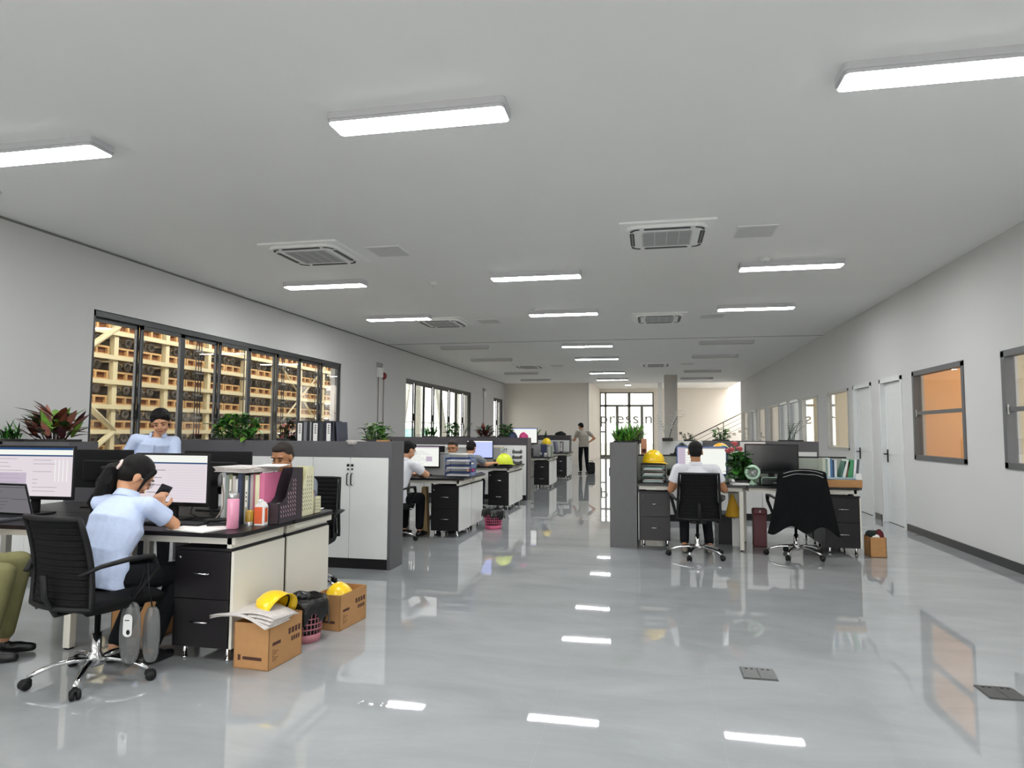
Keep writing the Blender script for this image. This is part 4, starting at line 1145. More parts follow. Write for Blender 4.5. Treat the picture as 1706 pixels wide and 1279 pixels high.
def person(label, loc, rotz, J, shirt, trouser, shoe, skin=None, hair='short', voxel=0.0075, female=False, tuck=False, hands=None, sleeve=0.62, group=None, head_fwd=(0, 1, -0.15), head_side=None, legs=True, glasses=False):
    """J holds joints in local coordinates, the sitter faces +y"""
    skin = skin or M_SKIN
    D = dict(pelvis=(0, 0, .50), waist=(0, -.01, .66), chest=(0, .01, .84), neck=(0, .03, .99), head=(0, .06, 1.13),
             shL=(-.175, .02, .955), shR=(.175, .02, .955), elL=(-.24, .1, .73), elR=(.24, .1, .73), wrL=(-.16, .33, .79), wrR=(.16, .33, .79),
             hipL=(-.09, .02, .51), hipR=(.09, .02, .51), knL=(-.12, .42, .50), knR=(.12, .42, .50), anL=(-.12, .40, .09), anR=(.12, .40, .09))
    D.update(J); J = {k: v3(v) for k, v in D.items()}
    lat = (J['shR'] - J['shL']).normalized()
    spine = (J['neck'] - J['pelvis']).normalized(); dep = spine.cross(lat).normalized()
    if dep.y < 0: dep = -dep
    lath = (J['hipR'] - J['hipL']).normalized(); deph = Vector((0, 0, 1)).cross(lath).normalized()
    sw = 0.92 if female else 1.0
    # ---- head frame
    hf = v3(head_fwd).normalized(); hs = v3(head_side).normalized() if head_side else hf.cross(Vector((0, 0, 1))).normalized()
    hs = (hs - hf * hs.dot(hf)).normalized(); hu = hs.cross(hf).normalized()
    H = J['head']
    HM = Matrix((hs, hf, hu)).transposed().to_4x4()
    def hp(x, y, z): return H + hs * x + hf * y + hu * z
    # ---- body
    B = Blob()
    if not legs: pass
    B.ell(hp(0, -.008, .028), (.076, .096, .088), HM); B.ell(hp(0, .022, -.035), (.060, .068, .078), HM); B.ell(hp(0, .052, -.085), (.032, .030, .024), HM)
    B.ell(hp(0, .084, -.012), (.0125, .019, .026), HM); B.ell(hp(0, .096, -.026), (.016, .013, .011), HM)
    for s in (-1, 1):
        B.ell(hp(s * .078, -.004, -.01), (.009, .020, .031), HM); B.ell(hp(s * .034, .070, -.036), (.024, .020, .022), HM)
        B.ell(hp(s * .03, .080, .026), (.026, .012, .010), HM)
    B.ell(hp(0, .082, -.060), (.022, .012, .010), HM)
    B.cap(hp(0, -.025, -.06), .052 * sw, J['neck'] - spine * .01, .058 * sw)
    rings = [(J['pelvis'] - spine * .05, .12, .09), (J['pelvis'], .155, .11), (J['waist'], .125 * sw, .095), (J['chest'], .15 * sw, .105), (J['neck'] - spine * .06, .135 * sw, .08), (J['neck'] - spine * .01, .07, .055)]
    B.loft(rings, lat, dep)
    for s in 'LR':
        B.chain([(J['sh' + s], .052 * sw), (J['el' + s], .040 * sw), (J['wr' + s], .025)])
        B.cap(J['el' + s], .041 * sw, J['el' + s] * .6 + J['wr' + s] * .4, .038 * sw)
        a = J['hip' + s]; k = J['kn' + s]; n_ = J['an' + s]
        B.chain([(a, .075), (k, .05), (n_, .034)]); B.cap(k * .7 + n_ * .3, .052, n_ * .5 + k * .5, .046)
    for s in 'LR':
        w = J['wr' + s]; d_ = (w - J['el' + s]).normalized()
        hd = (hands or {}).get(s, {})
        hand(B, w, hd.get('d', d_), hd.get('n', (0, 0, -1)), hd.get('t', (1 if s == 'L' else -1)), hd.get('curl', .5))
    root = B.build('person', skin, None, voxel, 3)
    root.location = loc; root.rotation_euler = (0, 0, rotz); tag(root, label, 'person', group)
    # ---- shirt
    S = Blob(); o = .014
    low = J['pelvis'] - spine * (.0 if tuck else .06)
    rr = [(low, .172 * sw + .01, .125), (J['pelvis'] * .5 + J['waist'] * .5, .158 * sw + o, .108 + o), (J['waist'], .138 * sw + o, .10 + o), (J['chest'], .162 * sw + o, .108 + o)]
    if female: rr.insert(3, (J['chest'] - spine * .04 + dep * .015, .155 + o, .118 + o))
    rr += [(J['neck'] - spine * .075, .158 * sw + o, .088 + o), (J['neck'] - spine * .035, .12 * sw + o, .07 + o), (J['neck'] - spine * .005, .066 + o, .056 + o)]
    S.loft(rr, lat, dep)
    for s in 'LR':
        sh, el = J['sh' + s], J['el' + s]; e = sh.lerp(el, sleeve); dd = (el - sh).normalized()
        S.cap(sh - dd * .0, .064 * sw, sh.lerp(el, sleeve * .5), .06 * sw)
        S.m.tube([sh, sh.lerp(el, sleeve * .5), e], [.064 * sw, .062 * sw, .063 * sw], seg=16)
        inner = J['neck'] - spine * .05
        S.cap(sh, .06 * sw, inner + (sh - inner) * .3, .06 * sw)
    shirt_o = S.build('shirt', shirt, root, voxel, 3)
    # collar
    c = MB(); nb = J['neck'] + spine * .004
    side_n = lat; fwd_n = dep
    def colf(u, v):
        ga = .80 if female else .9; a = -PI * ga + u * 2 * PI * ga - PI / 2
        r = .062 + .018 * v; z = .032 - .045 * v + (-.02 * max(0, -math.sin(a) * -1) * 0)
        return nb + side_n * (r * math.cos(a)) + fwd_n * (r * math.sin(a) * .92) + spine * z
    c.grid(colf, 28, 4, thick=.004); part(c, 'collar', shirt, shirt_o)
    fr_ = []
    for q in (0.0, .25, .5, .75, 1.0):
        p_ = (J['pelvis'] - spine * .02).lerp(J['neck'] - spine * .07, q); fr_.append(p_ + dep * ((.128 if q < .9 else .105) + (.010 if female and .4 < q < .9 else 0)))
    c = MB(); c.tube(fr_, .0035, seg=5); part(c, 'button_placket', mat('shirt_seam_' + shirt.name, (0.25, 0.30, 0.42), .9, noise=.03), shirt_o)
    # ---- trousers and shoes
    T = Blob()
    T.loft([(J['pelvis'] - Vector((0, 0, .075)), .13, .10), (J['pelvis'], .168, .122), (J['pelvis'] + (J['waist'] - J['pelvis']) * (.75 if tuck else .3), .145 * sw + (.012 if tuck else 0), .106 + (.006 if tuck else 0))], lath, deph)
    for s in 'LR':
        a = J['hip' + s]; k = J['kn' + s]; n_ = J['an' + s]
        T.chain([(a, .088), (k, .064), (k.lerp(n_, .5), .058), (n_ + (k - n_) * .1, .052)])
    T.build('trousers', trouser, root, voxel, 3)
    for s in 'LR':
        n_ = J['an' + s]; k = J['kn' + s]
        fd = Vector((n_.x * .2, 1, 0)).normalized(); F = Blob()
        if 'toe' + s in D: fd = v3(D['toe' + s]).normalized()
        F.cap((n_.x, n_.y, n_.z - .03), .036, (n_.x, n_.y, .04), .038)
        q = Vector((n_.x, n_.y, .0))
        F.cap(q + Vector((0, 0, .036)) - fd * .03, .034, q + fd * .08 + Vector((0, 0, .036)), .036); F.cap(q + fd * .08 + Vector((0, 0, .034)), .034, q + fd * .15 + Vector((0, 0, .028)), .026)
        F.build('shoe', shoe, root, voxel, 2)
    # ---- hair, features
    Hh = Blob()
    if hair == 'short':
        Hh.ell(hp(0, -.018, .044), (.083, .098, .084), HM); Hh.ell(hp(0, -.045, .0), (.074, .066, .085), HM); Hh.ell(hp(0, .045, .085), (.06, .045, .035), HM)
        Hh.build('hair', M_HAIR, root, min(voxel, .006), 2)
    elif hair == 'cropped':
        Hh.ell(hp(0, -.018, .044), (.081, .095, .083), HM); Hh.ell(hp(0, -.045, .005), (.075, .066, .08), HM); Hh.ell(hp(0, .035, .085), (.058, .05, .033), HM)
        Hh.build('hair', M_HAIR_SHORT, root, min(voxel, .006), 2)
    elif hair == 'bob':
        Hh.ell(hp(0, -.018, .046), (.087, .101, .088), HM); Hh.ell(hp(0, -.045, -.01), (.078, .062, .085), HM)
        for s in (-1, 1): Hh.cap(hp(s * .062, .04, .075), .020, hp(s * .078, .015, .015), .009)
        for q, zz in ((-.05, .045), (-.025, .062), (.01, .074), (.045, .062)): Hh.cap(hp(q, .058, .088), .017, hp(q * 1.15, .084, zz), .005)
        Hh.build('hair', M_HAIR, root, min(voxel, .006), 2)
    elif hair == 'ponytail':
        Hh.ell(hp(0, -.018, .044), (.086, .100, .088), HM); Hh.ell(hp(0, -.045, .0), (.078, .064, .075), HM)
        for s in (-1, 1): Hh.cap(hp(s * .055, .055, .068), .022, hp(s * .074, .045, .0), .011); Hh.cap(hp(s * .074, .045, .0), .011, hp(s * .072, .05, -.075), .006)
        hr = Hh.build('hair', M_HAIR, root, min(voxel, .006), 2)
        P = Blob(); t0 = hp(-.02, -.108, .01)
        pts = [t0, t0 + Vector((-.03, -.03, -.03)), t0 + Vector((-.055, -.04, -.10)), t0 + Vector((-.085, -.045, -.175)), t0 + Vector((-.12, -.04, -.24)), t0 + Vector((-.14, -.035, -.30))]
        rr = [.024, .046, .055, .05, .04, .016]
        P.chain(list(zip(pts, rr)))
        rnd = random.Random(3)
        for k in range(26):
            off = [Vector((rnd.uniform(-1, 1), rnd.uniform(-1, 1), rnd.uniform(-.4, .4))) * r_ * .95 + Vector((.012 * math.sin(k * 2.1 + j * 2), .008 * math.cos(k + j * 2.4), 0)) for j, r_ in enumerate(rr)]
            P.chain([(p + of, .011) for p, of in zip(pts[1:], off[1:])])
        P.build('ponytail', M_HAIR, hr, .0055, 0)
        sc_ = MB(); sc_.tube([t0 + Vector((-.004, -.008, 0)) + hs * (.03 * math.cos(a)) + hu * (.03 * math.sin(a)) for a in [k * PI / 8 for k in range(16)]], .010, closed=True); part(sc_, 'hair_tie', mat('pale_pink_cloth', '#e6cfc8', .8, noise=.05), hr)
    for s in (-1, 1):
        e = MB(); e.ell(hp(s * .032, .0865, -.002), (.0125, .006, .0045), M_EYE, 2, HM); part(e, 'eye', None, root)
        e = MB(); e.tube([hp(s * .016, .094, .022), hp(s * .034, .094, .028), hp(s * .05, .084, .022)], .0035, seg=5); part(e, 'eyebrow', M_HAIR, root)
    e = MB(); e.ell(hp(0, .0915, -.0605), (.020, .006, .006), M_LIP, 2, HM); part(e, 'mouth', None, root)
    if glasses:
        e = MB()
        for s in (-1, 1):
            e.tube([hp(s * .033 + .022 * math.cos(a), .103, -.002 + .017 * math.sin(a)) for a in [k * PI / 8 for k in range(16)]], .0016, closed=True, seg=5)
            e.tube([hp(s * .055, .1, .0), hp(s * .078, .0, .004)], .0016, seg=5)
        e.tube([hp(-.011, .104, 0), hp(.011, .104, 0)], .0016, seg=5); part(e, 'glasses', M_STEEL, root)
    return root

# ------------------------------------------------------------------ left desk groups
GD = {}
def desk_group(key, y0, xr, where, stations=2, near_ped=True, far=True, pedw=0.38):
    """pairs of facing desks; y0 = front edge of the near desks, xr = aisle end"""
    W_ = 1.24; xs = [xr - W_ * (k + 1) - 0.01 * k for k in range(stations)]
    nm = ['aisle-end', 'second', 'third']
    for k, x in enumerate(xs):
        desk('dark-topped office desk, near-side %s desk of the %s' % (nm[k], where), (x, y0, 0), 0, W_, 0.645, right_leg=False, left_leg=True, corner='R' if k == 0 else '', group='office desks')
        if far: desk('dark-topped office desk, far-side %s desk of the %s' % (nm[k], where), (x + W_, y0 + 1.30, 0), PI, W_, 0.645, right_leg=True, left_leg=False, corner='L' if k == 0 else '', group='office desks')
    pedestal('black two-drawer pedestal with white aisle side, near end of the %s' % where, (xr - 0.055 - pedw, y0 + 0.04, 0), 0, w=pedw, d=0.585, side='R', group='drawer pedestals', side_mat=M_CREAM if key == 1 else M_WHITE)
    if far: pedestal('black two-drawer pedestal with white aisle side, far end of the %s' % where, (xr - 0.055, y0 + 1.27, 0), PI, w=pedw, d=0.62, side='L', group='drawer pedestals', side_mat=M_CREAM if key == 1 else M_WHITE)
desk_group(1, 3.60, -2.395, 'front left desk group')
desk_group(2, 8.46, -2.40, 'second left desk group')
desk_group(3, 11.60, -2.40, 'third left desk group')
desk_group(4, 16.35, -2.40, 'fourth left desk group')
desk_group(5, 19.85, -2.40, 'fifth left desk group')

credenza('low_cabinet', 'long charcoal low cabinet with white doors behind the front left desks', (-4.98, 6.37, 0), 0, 2.44, 0.34, 1.265, 5, group='charcoal low cabinets')
credenza('low_cabinet', 'short charcoal low cabinet under the red-leaved plant at the left edge', (-6.24, 5.33, 0), 0, 0.93, 0.34, 1.25, 2, group='charcoal low cabinets')
credenza('low_cabinet', 'long dark low cabinet with white doors behind the third left desk group', (-6.0, 13.42, 0), 0, 3.55, 0.40, 1.25, 8, door_w=0.43, top_band=0.15, group='charcoal low cabinets', frame_mat=mat('dark_mauve_grain', '#3f3b40', 0.45, noise=0.1, nscale=14, stretch=(18, 18, 0.6)))
credenza('low_cabinet', 'distant dark low cabinet with white doors behind the fifth left desk group', (-4.9, 22.0, 0), 0, 2.3, 0.36, 1.27, 5, door_w=0.44, group='charcoal low cabinets', frame_mat=MATS['dark_mauve_grain'])

for (y, x0, w, s) in ((9.115, -4.85, 2.33, 'second left desk group'), (12.255, -4.85, 2.1, 'third left desk group'), (17.005, -4.85, 2.1, 'fourth left desk group')):
    desk_screen('low grey divider screen standing along the middle of the %s' % s, (x0, y - 0.005, 0.76), 0, w, h=0.30 if y < 12 else 0.3, group='desk divider screens')

Z = 0.7605
# front group screens and things
monitor('monitor with a pale pink table on its screen, left of the ponytailed woman', (-4.36, 4.08, Z), 0.06, 0.66, 0.385, ui_sheet(3), z=0.105, group='monitors')
monitor('monitor with a pale message window, in front of the ponytailed woman', (-3.21, 4.06, Z), -0.02, 0.585, 0.355, ui_chat(2), z=0.095, group='monitors')
monitor('dark monitor seen from behind, between the standing woman and the ponytailed woman', (-4.26, 4.62, Z), PI + 0.1, 0.50, 0.30, z=0.15, group='monitors')
monitor('dark wide monitor seen from behind, left of the seated man behind the magazine files', (-3.27, 4.66, Z), PI - 0.05, 0.60, 0.33, z=0.12, group='monitors')
def laptop(label, loc, rotz, ui=None, ang=1.85, w=0.36):
    t = thing('laptop', label, 'laptop', loc, rotz)
    m = MB(); m.box(-w / 2, w / 2, -0.24, 0, 0, 0.018, bev=0.004); part(m, 'base', mat('laptop_shell', '#5d5f66', 0.35, metal=0.5, noise=0.04), t)
    m = MB()
    for r_ in range(5):
        for c in range(13): m.box(-w / 2 + 0.02 + c * (w - 0.04) / 13, -w / 2 + 0.02 + (c + 0.85) * (w - 0.04) / 13, -0.14 + r_ * 0.022, -0.121 + r_ * 0.022, 0.018, 0.0195)
    m.box(-0.05, 0.05, -0.22, -0.155, 0.018, 0.0187); part(m, 'keys', M_BLACK, t)
    M_ = TR(0, 0, 0.012) @ RX(ang - PI / 2)
    m = MB(); m.box(-w / 2, w / 2, 0, 0.007, 0, 0.235, bev=0.003, mtx=M_ @ RX(0)); lid = part(m, 'lid', MATS['laptop_shell'], t)
    m = MB(); m.box(-w / 2 + 0.004, w / 2 - 0.004, -0.0006, 0, 0.004, 0.231, M_BLACK, mtx=M_)
    m.box(-w / 2 + 0.014, w / 2 - 0.014, -0.0012, -0.0006, 0.02, 0.22, E_DIM, mtx=M_)
    for k in range(6): m.box(-w / 2 + 0.05, -w / 2 + 0.1 + 0.03 * ((k * 5) % 4), -0.0016, -0.0012, 0.05 + 0.025 * k, 0.053 + 0.025 * k, E_DIMLINE, mtx=M_)
    m.box(-w / 2 + 0.014, w / 2 - 0.014, -0.0016, -0.0012, 0.205, 0.21, E_DIMLINE, mtx=M_); m.box(0.02, w / 2 - 0.02, -0.0016, -0.0012, 0.12, 0.124, E_DIMLINE, mtx=M_)
    part(m, 'screen', None, lid)
    return t
laptop('open grey laptop with a dim screen on the desk at the left edge', (-4.33, 3.92, Z), -0.08)
def keyboard(label, loc, rotz, group='keyboards'):
    t = thing('keyboard', label, 'keyboard', loc, rotz, group)
    m = MB(); m.box(-0.22, 0.22, -0.07, 0.07, 0, 0.014, bev=0.004); part(m, 'case', M_BLACK, t)
    m = MB()
    for r_ in range(5):
        for c in range(18): m.box(-0.21 + c * 0.0233, -0.21 + c * 0.0233 + 0.019, -0.058 + r_ * 0.024, -0.038 + r_ * 0.024, 0.014, 0.019)
    part(m, 'keys', mat('dark_keycaps', '#1b2422', 0.5, noise=0.08), t)
    return t
keyboard('black keyboard under the monitor in front of the ponytailed woman', (-3.0, 3.86, Z), -0.05)
def cable(label, pts, loc=(0, 0, 0), m=None, group=None):
    b_ = MB(); b_.tube(pts, 0.0035, seg=5); return single('cable', b_, m or M_BLACK, label, 'cable', loc, 0, group)
for k in range(4):
    x = -3.42 + 0.13 * k; y = 4.19
    cable('thin black cable looping behind the ponytailed woman\'s monitor, %s from the left' % ['first', 'second', 'third', 'fourth'][k], [(x, y, Z + 0.22), (x + 0.03, y + .01, Z + 0.12), (x - 0.04 + 0.03 * k, y - .01, Z + 0.03), (x + 0.1, y - 0.02, Z + 0.006), (x + 0.2, y - .01, Z + 0.006)], group='cables behind the woman\'s monitor')
paper_stack('white sheets of paper lying under the ponytailed woman\'s elbow', (-2.74, 3.73, Z), 1.4, n=3, t_=0.003, seed=4)
t = thing('desk_telephone', 'black desk telephone handset beside the pink bottle', 'telephone', (-2.69, 3.86, Z), 0.5)
m = MB(); m.box(-0.07, 0.07, -0.04, 0.04, 0, 0.022, bev=0.01); part(m, 'cradle', M_BLACK, t)
m = MB(); m.tube([(-0.085, 0, 0.028), (-0.06, 0, 0.042), (0.06, 0, 0.042), (0.085, 0, 0.028)], [0.016, 0.012, 0.012, 0.016]); part(m, 'handset', M_BLACK, t)
# folding holder arm
t = thing('phone_holder', 'tall beige bent phone holder with a dark oval clamp beside the books', 'phone holder', (-2.80, 3.93, Z))
m = MB(); m.lathe([(0, 0), (0.05, 0), (0.05, 0.008), (0, 0.01)]); part(m, 'base', M_BLACK, t)
m = MB(); m.tube([(0, 0, 0.008), (0.05, 0.01, 0.06), (0.072, 0.02, 0.11), (0.07, 0.02, 0.2), (0.055, 0.02, 0.27), (0.052, 0.02, 0.33)], 0.009, flat=0.5); part(m, 'arm', mat('beige_metal', '#a39a90', 0.4, noise=0.05), t)
m = MB(); m.ell((0.052, 0.008, 0.285), (0.016, 0.014, 0.045), None, 2); part(m, 'clamp', M_DKMETAL, t)

# pink bottle, amber jar, carton
t = thing('vacuum_bottle', 'glossy pink vacuum bottle with a grey steel lid, on the front left desk corner', 'bottle', (-2.555, 3.80, Z))
m = MB(); m.lathe([(0, 0), (0.033, 0), (0.036, 0.004), (0.036, 0.178), (0.033, 0.186), (0.0, 0.188)], seg=32); part(m, 'body', M_PINK, t)
m = MB(); m.lathe([(0.031, 0.186), (0.033, 0.19), (0.033, 0.212), (0.028, 0.22), (0, 0.221)], seg=32); part(m, 'lid', M_STEEL, t)
t = thing('glass_jar', 'small amber glass jar between the pink bottle and the orange carton', 'jar', (-2.535, 3.95, Z))
m = MB(); m.lathe([(0, 0), (0.024, 0), (0.026, 0.01), (0.026, 0.085), (0.02, 0.098), (0, 0.1)], seg=20); part(m, 'glass', M_AMBER, t)
m = MB(); m.lathe([(0.0265, 0.0), (0.0265, 0.025), (0.0262, 0.026), (0.026, 0)], seg=20); part(m, 'foil', M_STEEL, t)
t = thing('drink_carton', 'orange and white carton with a sloping top behind the pink bottle', 'carton', (-2.475, 3.985, Z), 0.15)
m = MB(); m.box(-0.032, 0.032, -0.032, 0.032, 0, 0.12, M_PAPER, bev=0.002)
m.prism([(-0.032, 0), (0.032, 0), (0.0, 0.045)], -0.032, 0.032, M_PAPER, TR(0, 0, 0.12) @ RX(PI / 2)); part(m, 'box', None, t)
m = MB(); m.box(-0.0326, 0.02, -0.0327, -0.032, 0.012, 0.118); m.box(0.032, 0.0327, -0.02, 0.02, 0.02, 0.11); part(m, 'orange_label', M_ORANGE, t)
m = MB(); m.lathe([(0, 0.018), (0.012, 0.018), (0.012, 0), (0, 0)], seg=14, mtx=TR(0.0, -0.018, 0.15) @ RX(0.9)); part(m, 'cap', M_WHITE, t)

# books between holders
bk = [('#b9bcbd', .030, .30, True, 'grey binder with a white spine slip, leftmost of the books by the monitor'), ('#8d9a94', .020, .285, False, 'slim grey-green book, second of the desk books'),
      ('#7f8463', .026, .29, True, 'olive book with a white spine slip, third of the desk books'), ('#c3beb8', .022, .28, False, 'pale grey book, fourth of the desk books'),
      ('#d5d6d2', .016, .26, False, 'white thin book, fifth of the desk books'), ('#2f3a58', .028, .295, False, 'navy blue book, sixth of the desk books'), ('#1f2124', .020, .30, False, 'black book, seventh of the desk books'),
      ('#a7ab98', .026, .285, True, 'sage book with a spine slip, eighth of the desk books'), ('#425066', .012, .28, False, 'thin slate book, ninth of the desk books'), ('#b5aaa8', .020, .29, False, 'mauve-grey book, tenth of the desk books'),
      ('#a8606e', .013, .295, False, 'thin rose book, eleventh of the desk books'), ('#e2ddb9', .030, .29, False, 'cream yellow folder beside the rose one on the desk'), ('#cf6f93', .035, .30, False, 'pink folder next to the dark magazine file')]
x = -2.78
for c, w, h, sp, lab in bk:
    book(lab, (x, 4.0, Z), w, 0.2, h + 0.03, c, spine=sp, group='books and folders on the front desk'); x += w + 0.0012
magazine_file('dark aubergine slotted magazine file on the front left desk', (x + 0.003, 4.03, Z), 0, M_PURPLEBLACK, w=0.085, d=0.30, h=0.355)
magazine_file('cream slotted magazine file behind the dark one', (-2.53, 4.345, Z), 0, M_CREAMFILE, w=0.10, d=0.24, h=0.35)
t = thing('pen_cup', 'small cream slotted cup at the far desk corner', 'pen cup', (-2.53, 4.63, Z))
m = MB(); m.box(0, 0.09, 0, 0.09, 0, 0.003); m.box(0, 0.003, 0, 0.09, 0, 0.12); m.box(0.087, 0.09, 0, 0.09, 0, 0.12); m.box(0, 0.09, 0, 0.003, 0, 0.12); m.box(0, 0.09, 0.087, 0.09, 0, 0.12); part(m, 'cup', M_CREAMFILE, t)
m = MB()
for i in range(3):
    for j in range(4): m.box(0.09, 0.0907, -0.003, 0.003, -0.01, 0.01, mtx=TR(0, 0.022 + 0.022 * i, 0.025 + 0.024 * j) @ RX(0.6))
part(m, 'slots', MATS['slot_dark_cream_'] if 'slot_dark_cream_' in MATS else M_BLACK, t)
for k, c in enumerate((M_BLACK, M_BLUEBEZEL)):
    m = MB(); m.tube([(0.03 + 0.02 * k, 0.04, 0.004), (0.035 + 0.03 * k, 0.05, 0.15)], 0.004, seg=6); part(m, 'pen', c, t)
paper_stack('loose crumpled newspapers lying on top of the desk books', (-2.66, 4.09, Z + 0.335), 1.45, 0.27, 0.30, n=7, t_=0.005, seed=9, m=M_NEWS, name='newspaper_stack')
paper_stack('white papers lying over the books beside the newspapers', (-2.50, 4.16, Z + 0.3705), 0.2, 0.15, 0.24, n=2, t_=0.004, seed=12)
paper_stack('white sheet at the far corner of the front desks', (-2.62, 4.80, Z), 0.3, n=2, t_=0.002, seed=14)
t = thing('tape_dispenser', 'small blue tape roll on the far pedestal under the desk end', 'tape roll', (-2.52, 4.79, 0.6655))
m = MB(); m.lathe([(0.03, 0), (0.055, 0), (0.055, 0.05), (0.03, 0.05), (0.03, 0)], seg=24); part(m, 'roll', M_NAVY, t)

# boxes, helmets and bin by the aisle
carton('open cardboard box with printed symbols and a yellow hard hat in it, nearest the camera', (-2.385, 3.60, 0), -0.07, 0.235, 0.33, 0.26)
carton('open cardboard box behind the dark waste bin', (-2.30, 4.40, 0), -0.09, 0.20, 0.36, 0.24)
hard_hat('yellow hard hat standing on edge in the near cardboard box', (-2.21, 3.80, 0.275), 0, M_YELLOW, tilt=(R(-20), R(-62), 0.35), group='hard hats')
hard_hat('yellow hard hat lying deep in the box behind the waste bin', (-2.19, 4.56, 0.155), 0, M_YELLOW, tilt=(R(10), R(-8), -0.4), group='hard hats', sc=0.85)
m = MB()
for k in range(5):
    m.grid(lambda u, v, k=k: (-0.26 + 0.40 * u, -0.11 + 0.22 * v + 0.02 * k * u, 0.004 * k + 0.05 * math.sin(PI * (u * 0.9 + 0.15)) * (0.3 + 0.7 * u) + 0.012 * math.sin(4 * u + 2 * v + k)), 12, 5, None, thick=0.002)
single('newspaper', m, M_NEWS, 'folded newspaper lying across the near cardboard box', 'newspaper', (-2.27, 3.66, 0.265), -0.15)
bin_basket('rose lattice waste bin with a black bag, between the two cardboard boxes', (-2.245, 4.17, 0), M_ROSEBASKET, 0.098, 0.125, 0.27, bag_drop=0.13)
bin_basket('bright pink lattice waste bin beside the second left desk group', (-2.22, 9.45, 0), M_PINKBASKET, 0.115, 0.14, 0.26, bag_drop=0.09, seed=5)
t = carton('orange-brown cardboard box under the front left desk behind the chair', (-3.54, 3.96, 0), 0, 0.34, 0.22, 0.24, prints=False)
# plastic bag hanging from the armrest
t = thing('plastic_bag', 'grey translucent plastic bag with a white label hanging beside the ponytailed woman\'s chair', 'bag', (-2.75, 3.27, 0.10), 0.1)
mb = bpy.data.materials.new('smoky_film'); mb.use_nodes = True
pb = mb.node_tree.nodes['Principled BSDF']; pb.inputs['Base Color'].default_value = (*srgb('#6f7070'), 1); pb.inputs['Roughness'].default_value = 0.3; pb.inputs['Alpha'].default_value = 0.62
for k, (cx, wd, hh, yy) in enumerate(((-0.045, 0.062, 0.165, 0.0), (0.055, 0.05, 0.150, 0.035))):
    m = MB(); m.grid(lambda u, v, cx=cx, wd=wd, hh=hh, yy=yy: (cx + wd * math.sin(PI * v) ** 0.55 * math.cos(2 * PI * u), yy + 0.022 * math.sin(PI * v) ** 0.6 * math.sin(2 * PI * u) + 0.004 * math.sin(9 * u * PI + 5 * v), hh * (1 - math.cos(PI * v))), 24, 14); part(m, 'film', mb, t)
m = MB(); m.vbox(-0.055, 0.0, 0, 0.002, 0, 0.001, 0.001); m.bm.clear(); m.mats = []
m.vbox(-0.026, 0.026, -0.06, 0.06, -0.001, 0.001, 0.022, M_WHITE, mtx=TR(-0.045, -0.026, 0.21) @ RX(PI / 2))
m.box(-0.062, -0.035, -0.0278, -0.0272, 0.235, 0.24, M_BLACK); m.ell((-0.04, -0.028, 0.175), (0.011, 0.0015, 0.014), M_BLACK, 2)
part(m, 'label_card', None, t)
m = MB(); m.tube([(-0.04, 0, 0.32), (-0.02, 0.03, 0.42), (0.0, 0.06, 0.53), (0.03, 0.03, 0.42), (0.055, 0.03, 0.3)], 0.004, seg=5); part(m, 'strap', M_BLACK, t)

# things on the low cabinets
plant('potted_croton', 'red-brown broad-leaved plant on the short cabinet at the left edge', (-5.66, 5.50, 1.221), 'croton', 0.62, 0.44, 90, [M_LEAF_R, M_LEAF_R, M_LEAF_M, M_LEAF_M, M_LEAF_D, M_LEAF_P, M_LEAF_L], 5, d=0.32)
plant('potted_fern', 'low dark green fern at the very left edge of the photo', (-6.11, 5.46, 1.221), 'spiky', 0.22, 0.24, 60, [M_LEAF_D, M_LEAF], 6, d=0.26)
plant('potted_pothos', 'wide bushy bright green plant on the long cabinet in front of the big window', (-4.40, 6.54, 1.236), 'bushy', 0.62, 0.33, 210, [M_LEAF, M_LEAF, M_LEAF_D, M_LEAF_L], 8, d=0.30)
plant('potted_red_flower', 'small dark-leaved plant with a pink-red tip beside the black binders', (-3.77, 6.54, 1.236), 'bushy', 0.22, 0.27, 60, [M_LEAF_D, M_LEAF_D, M_LEAF_M, M_LEAF_R, M_FLOWER], 9, d=0.2)
plant('potted_pothos', 'round bright green plant at the right end of the long cabinet', (-2.78, 6.55, 1.236), 'bushy', 0.36, 0.22, 150, [M_LEAF, M_LEAF_L, M_LEAF_D], 10, d=0.24)
xx = -3.63
for k, (c, w, lb) in enumerate((('#17181d', .085, True), ('#77797d', .035, False), ('#14151a', .03, False), ('#8f9092', .018, False), ('#15161b', .085, True), ('#33353c', .04, False), ('#15161c', .02, False), ('#1d2038', .08, True), ('#22242e', .03, False), ('#3e4252', .02, False))):
    lab = ('wide %s binder with white spine label, %s of the three labelled ones' % ('navy' if k == 7 else 'black', {0: 'left', 4: 'middle', 7: 'right'}[k])) if lb else 'slim %s folder, file %s from the left in the binder row' % ('grey' if k in (1, 3) else 'dark', ['', 'two', 'three', 'four', '', 'six', 'seven', '', 'nine', 'ten'][k])
    book(lab, (xx, 6.44, 1.236), w, 0.22, 0.235 if lb else 0.225, c, spine=False, binder=lb, group='binders on the long cabinet', lean=(-0.06 if k > 7 else 0), cat='binder', name='binder'); xx += w + 0.002
    if k == 8: xx += 0.02
paper_stack('pile of papers lying on the cabinet right of the binders', (-2.93, 6.50, 1.236), 0.5, 0.3, 0.22, n=8, t_=0.005, seed=20, m=M_NEWS)
m = MB(); m.box(-0.06, 0.06, -0.04, 0.04, 0, 0.045, bev=0.004); single('wooden_box', m, M_KRAFT, 'small tan box on the cabinet under the right green plant', 'box', (-2.66, 6.44, 1.236))

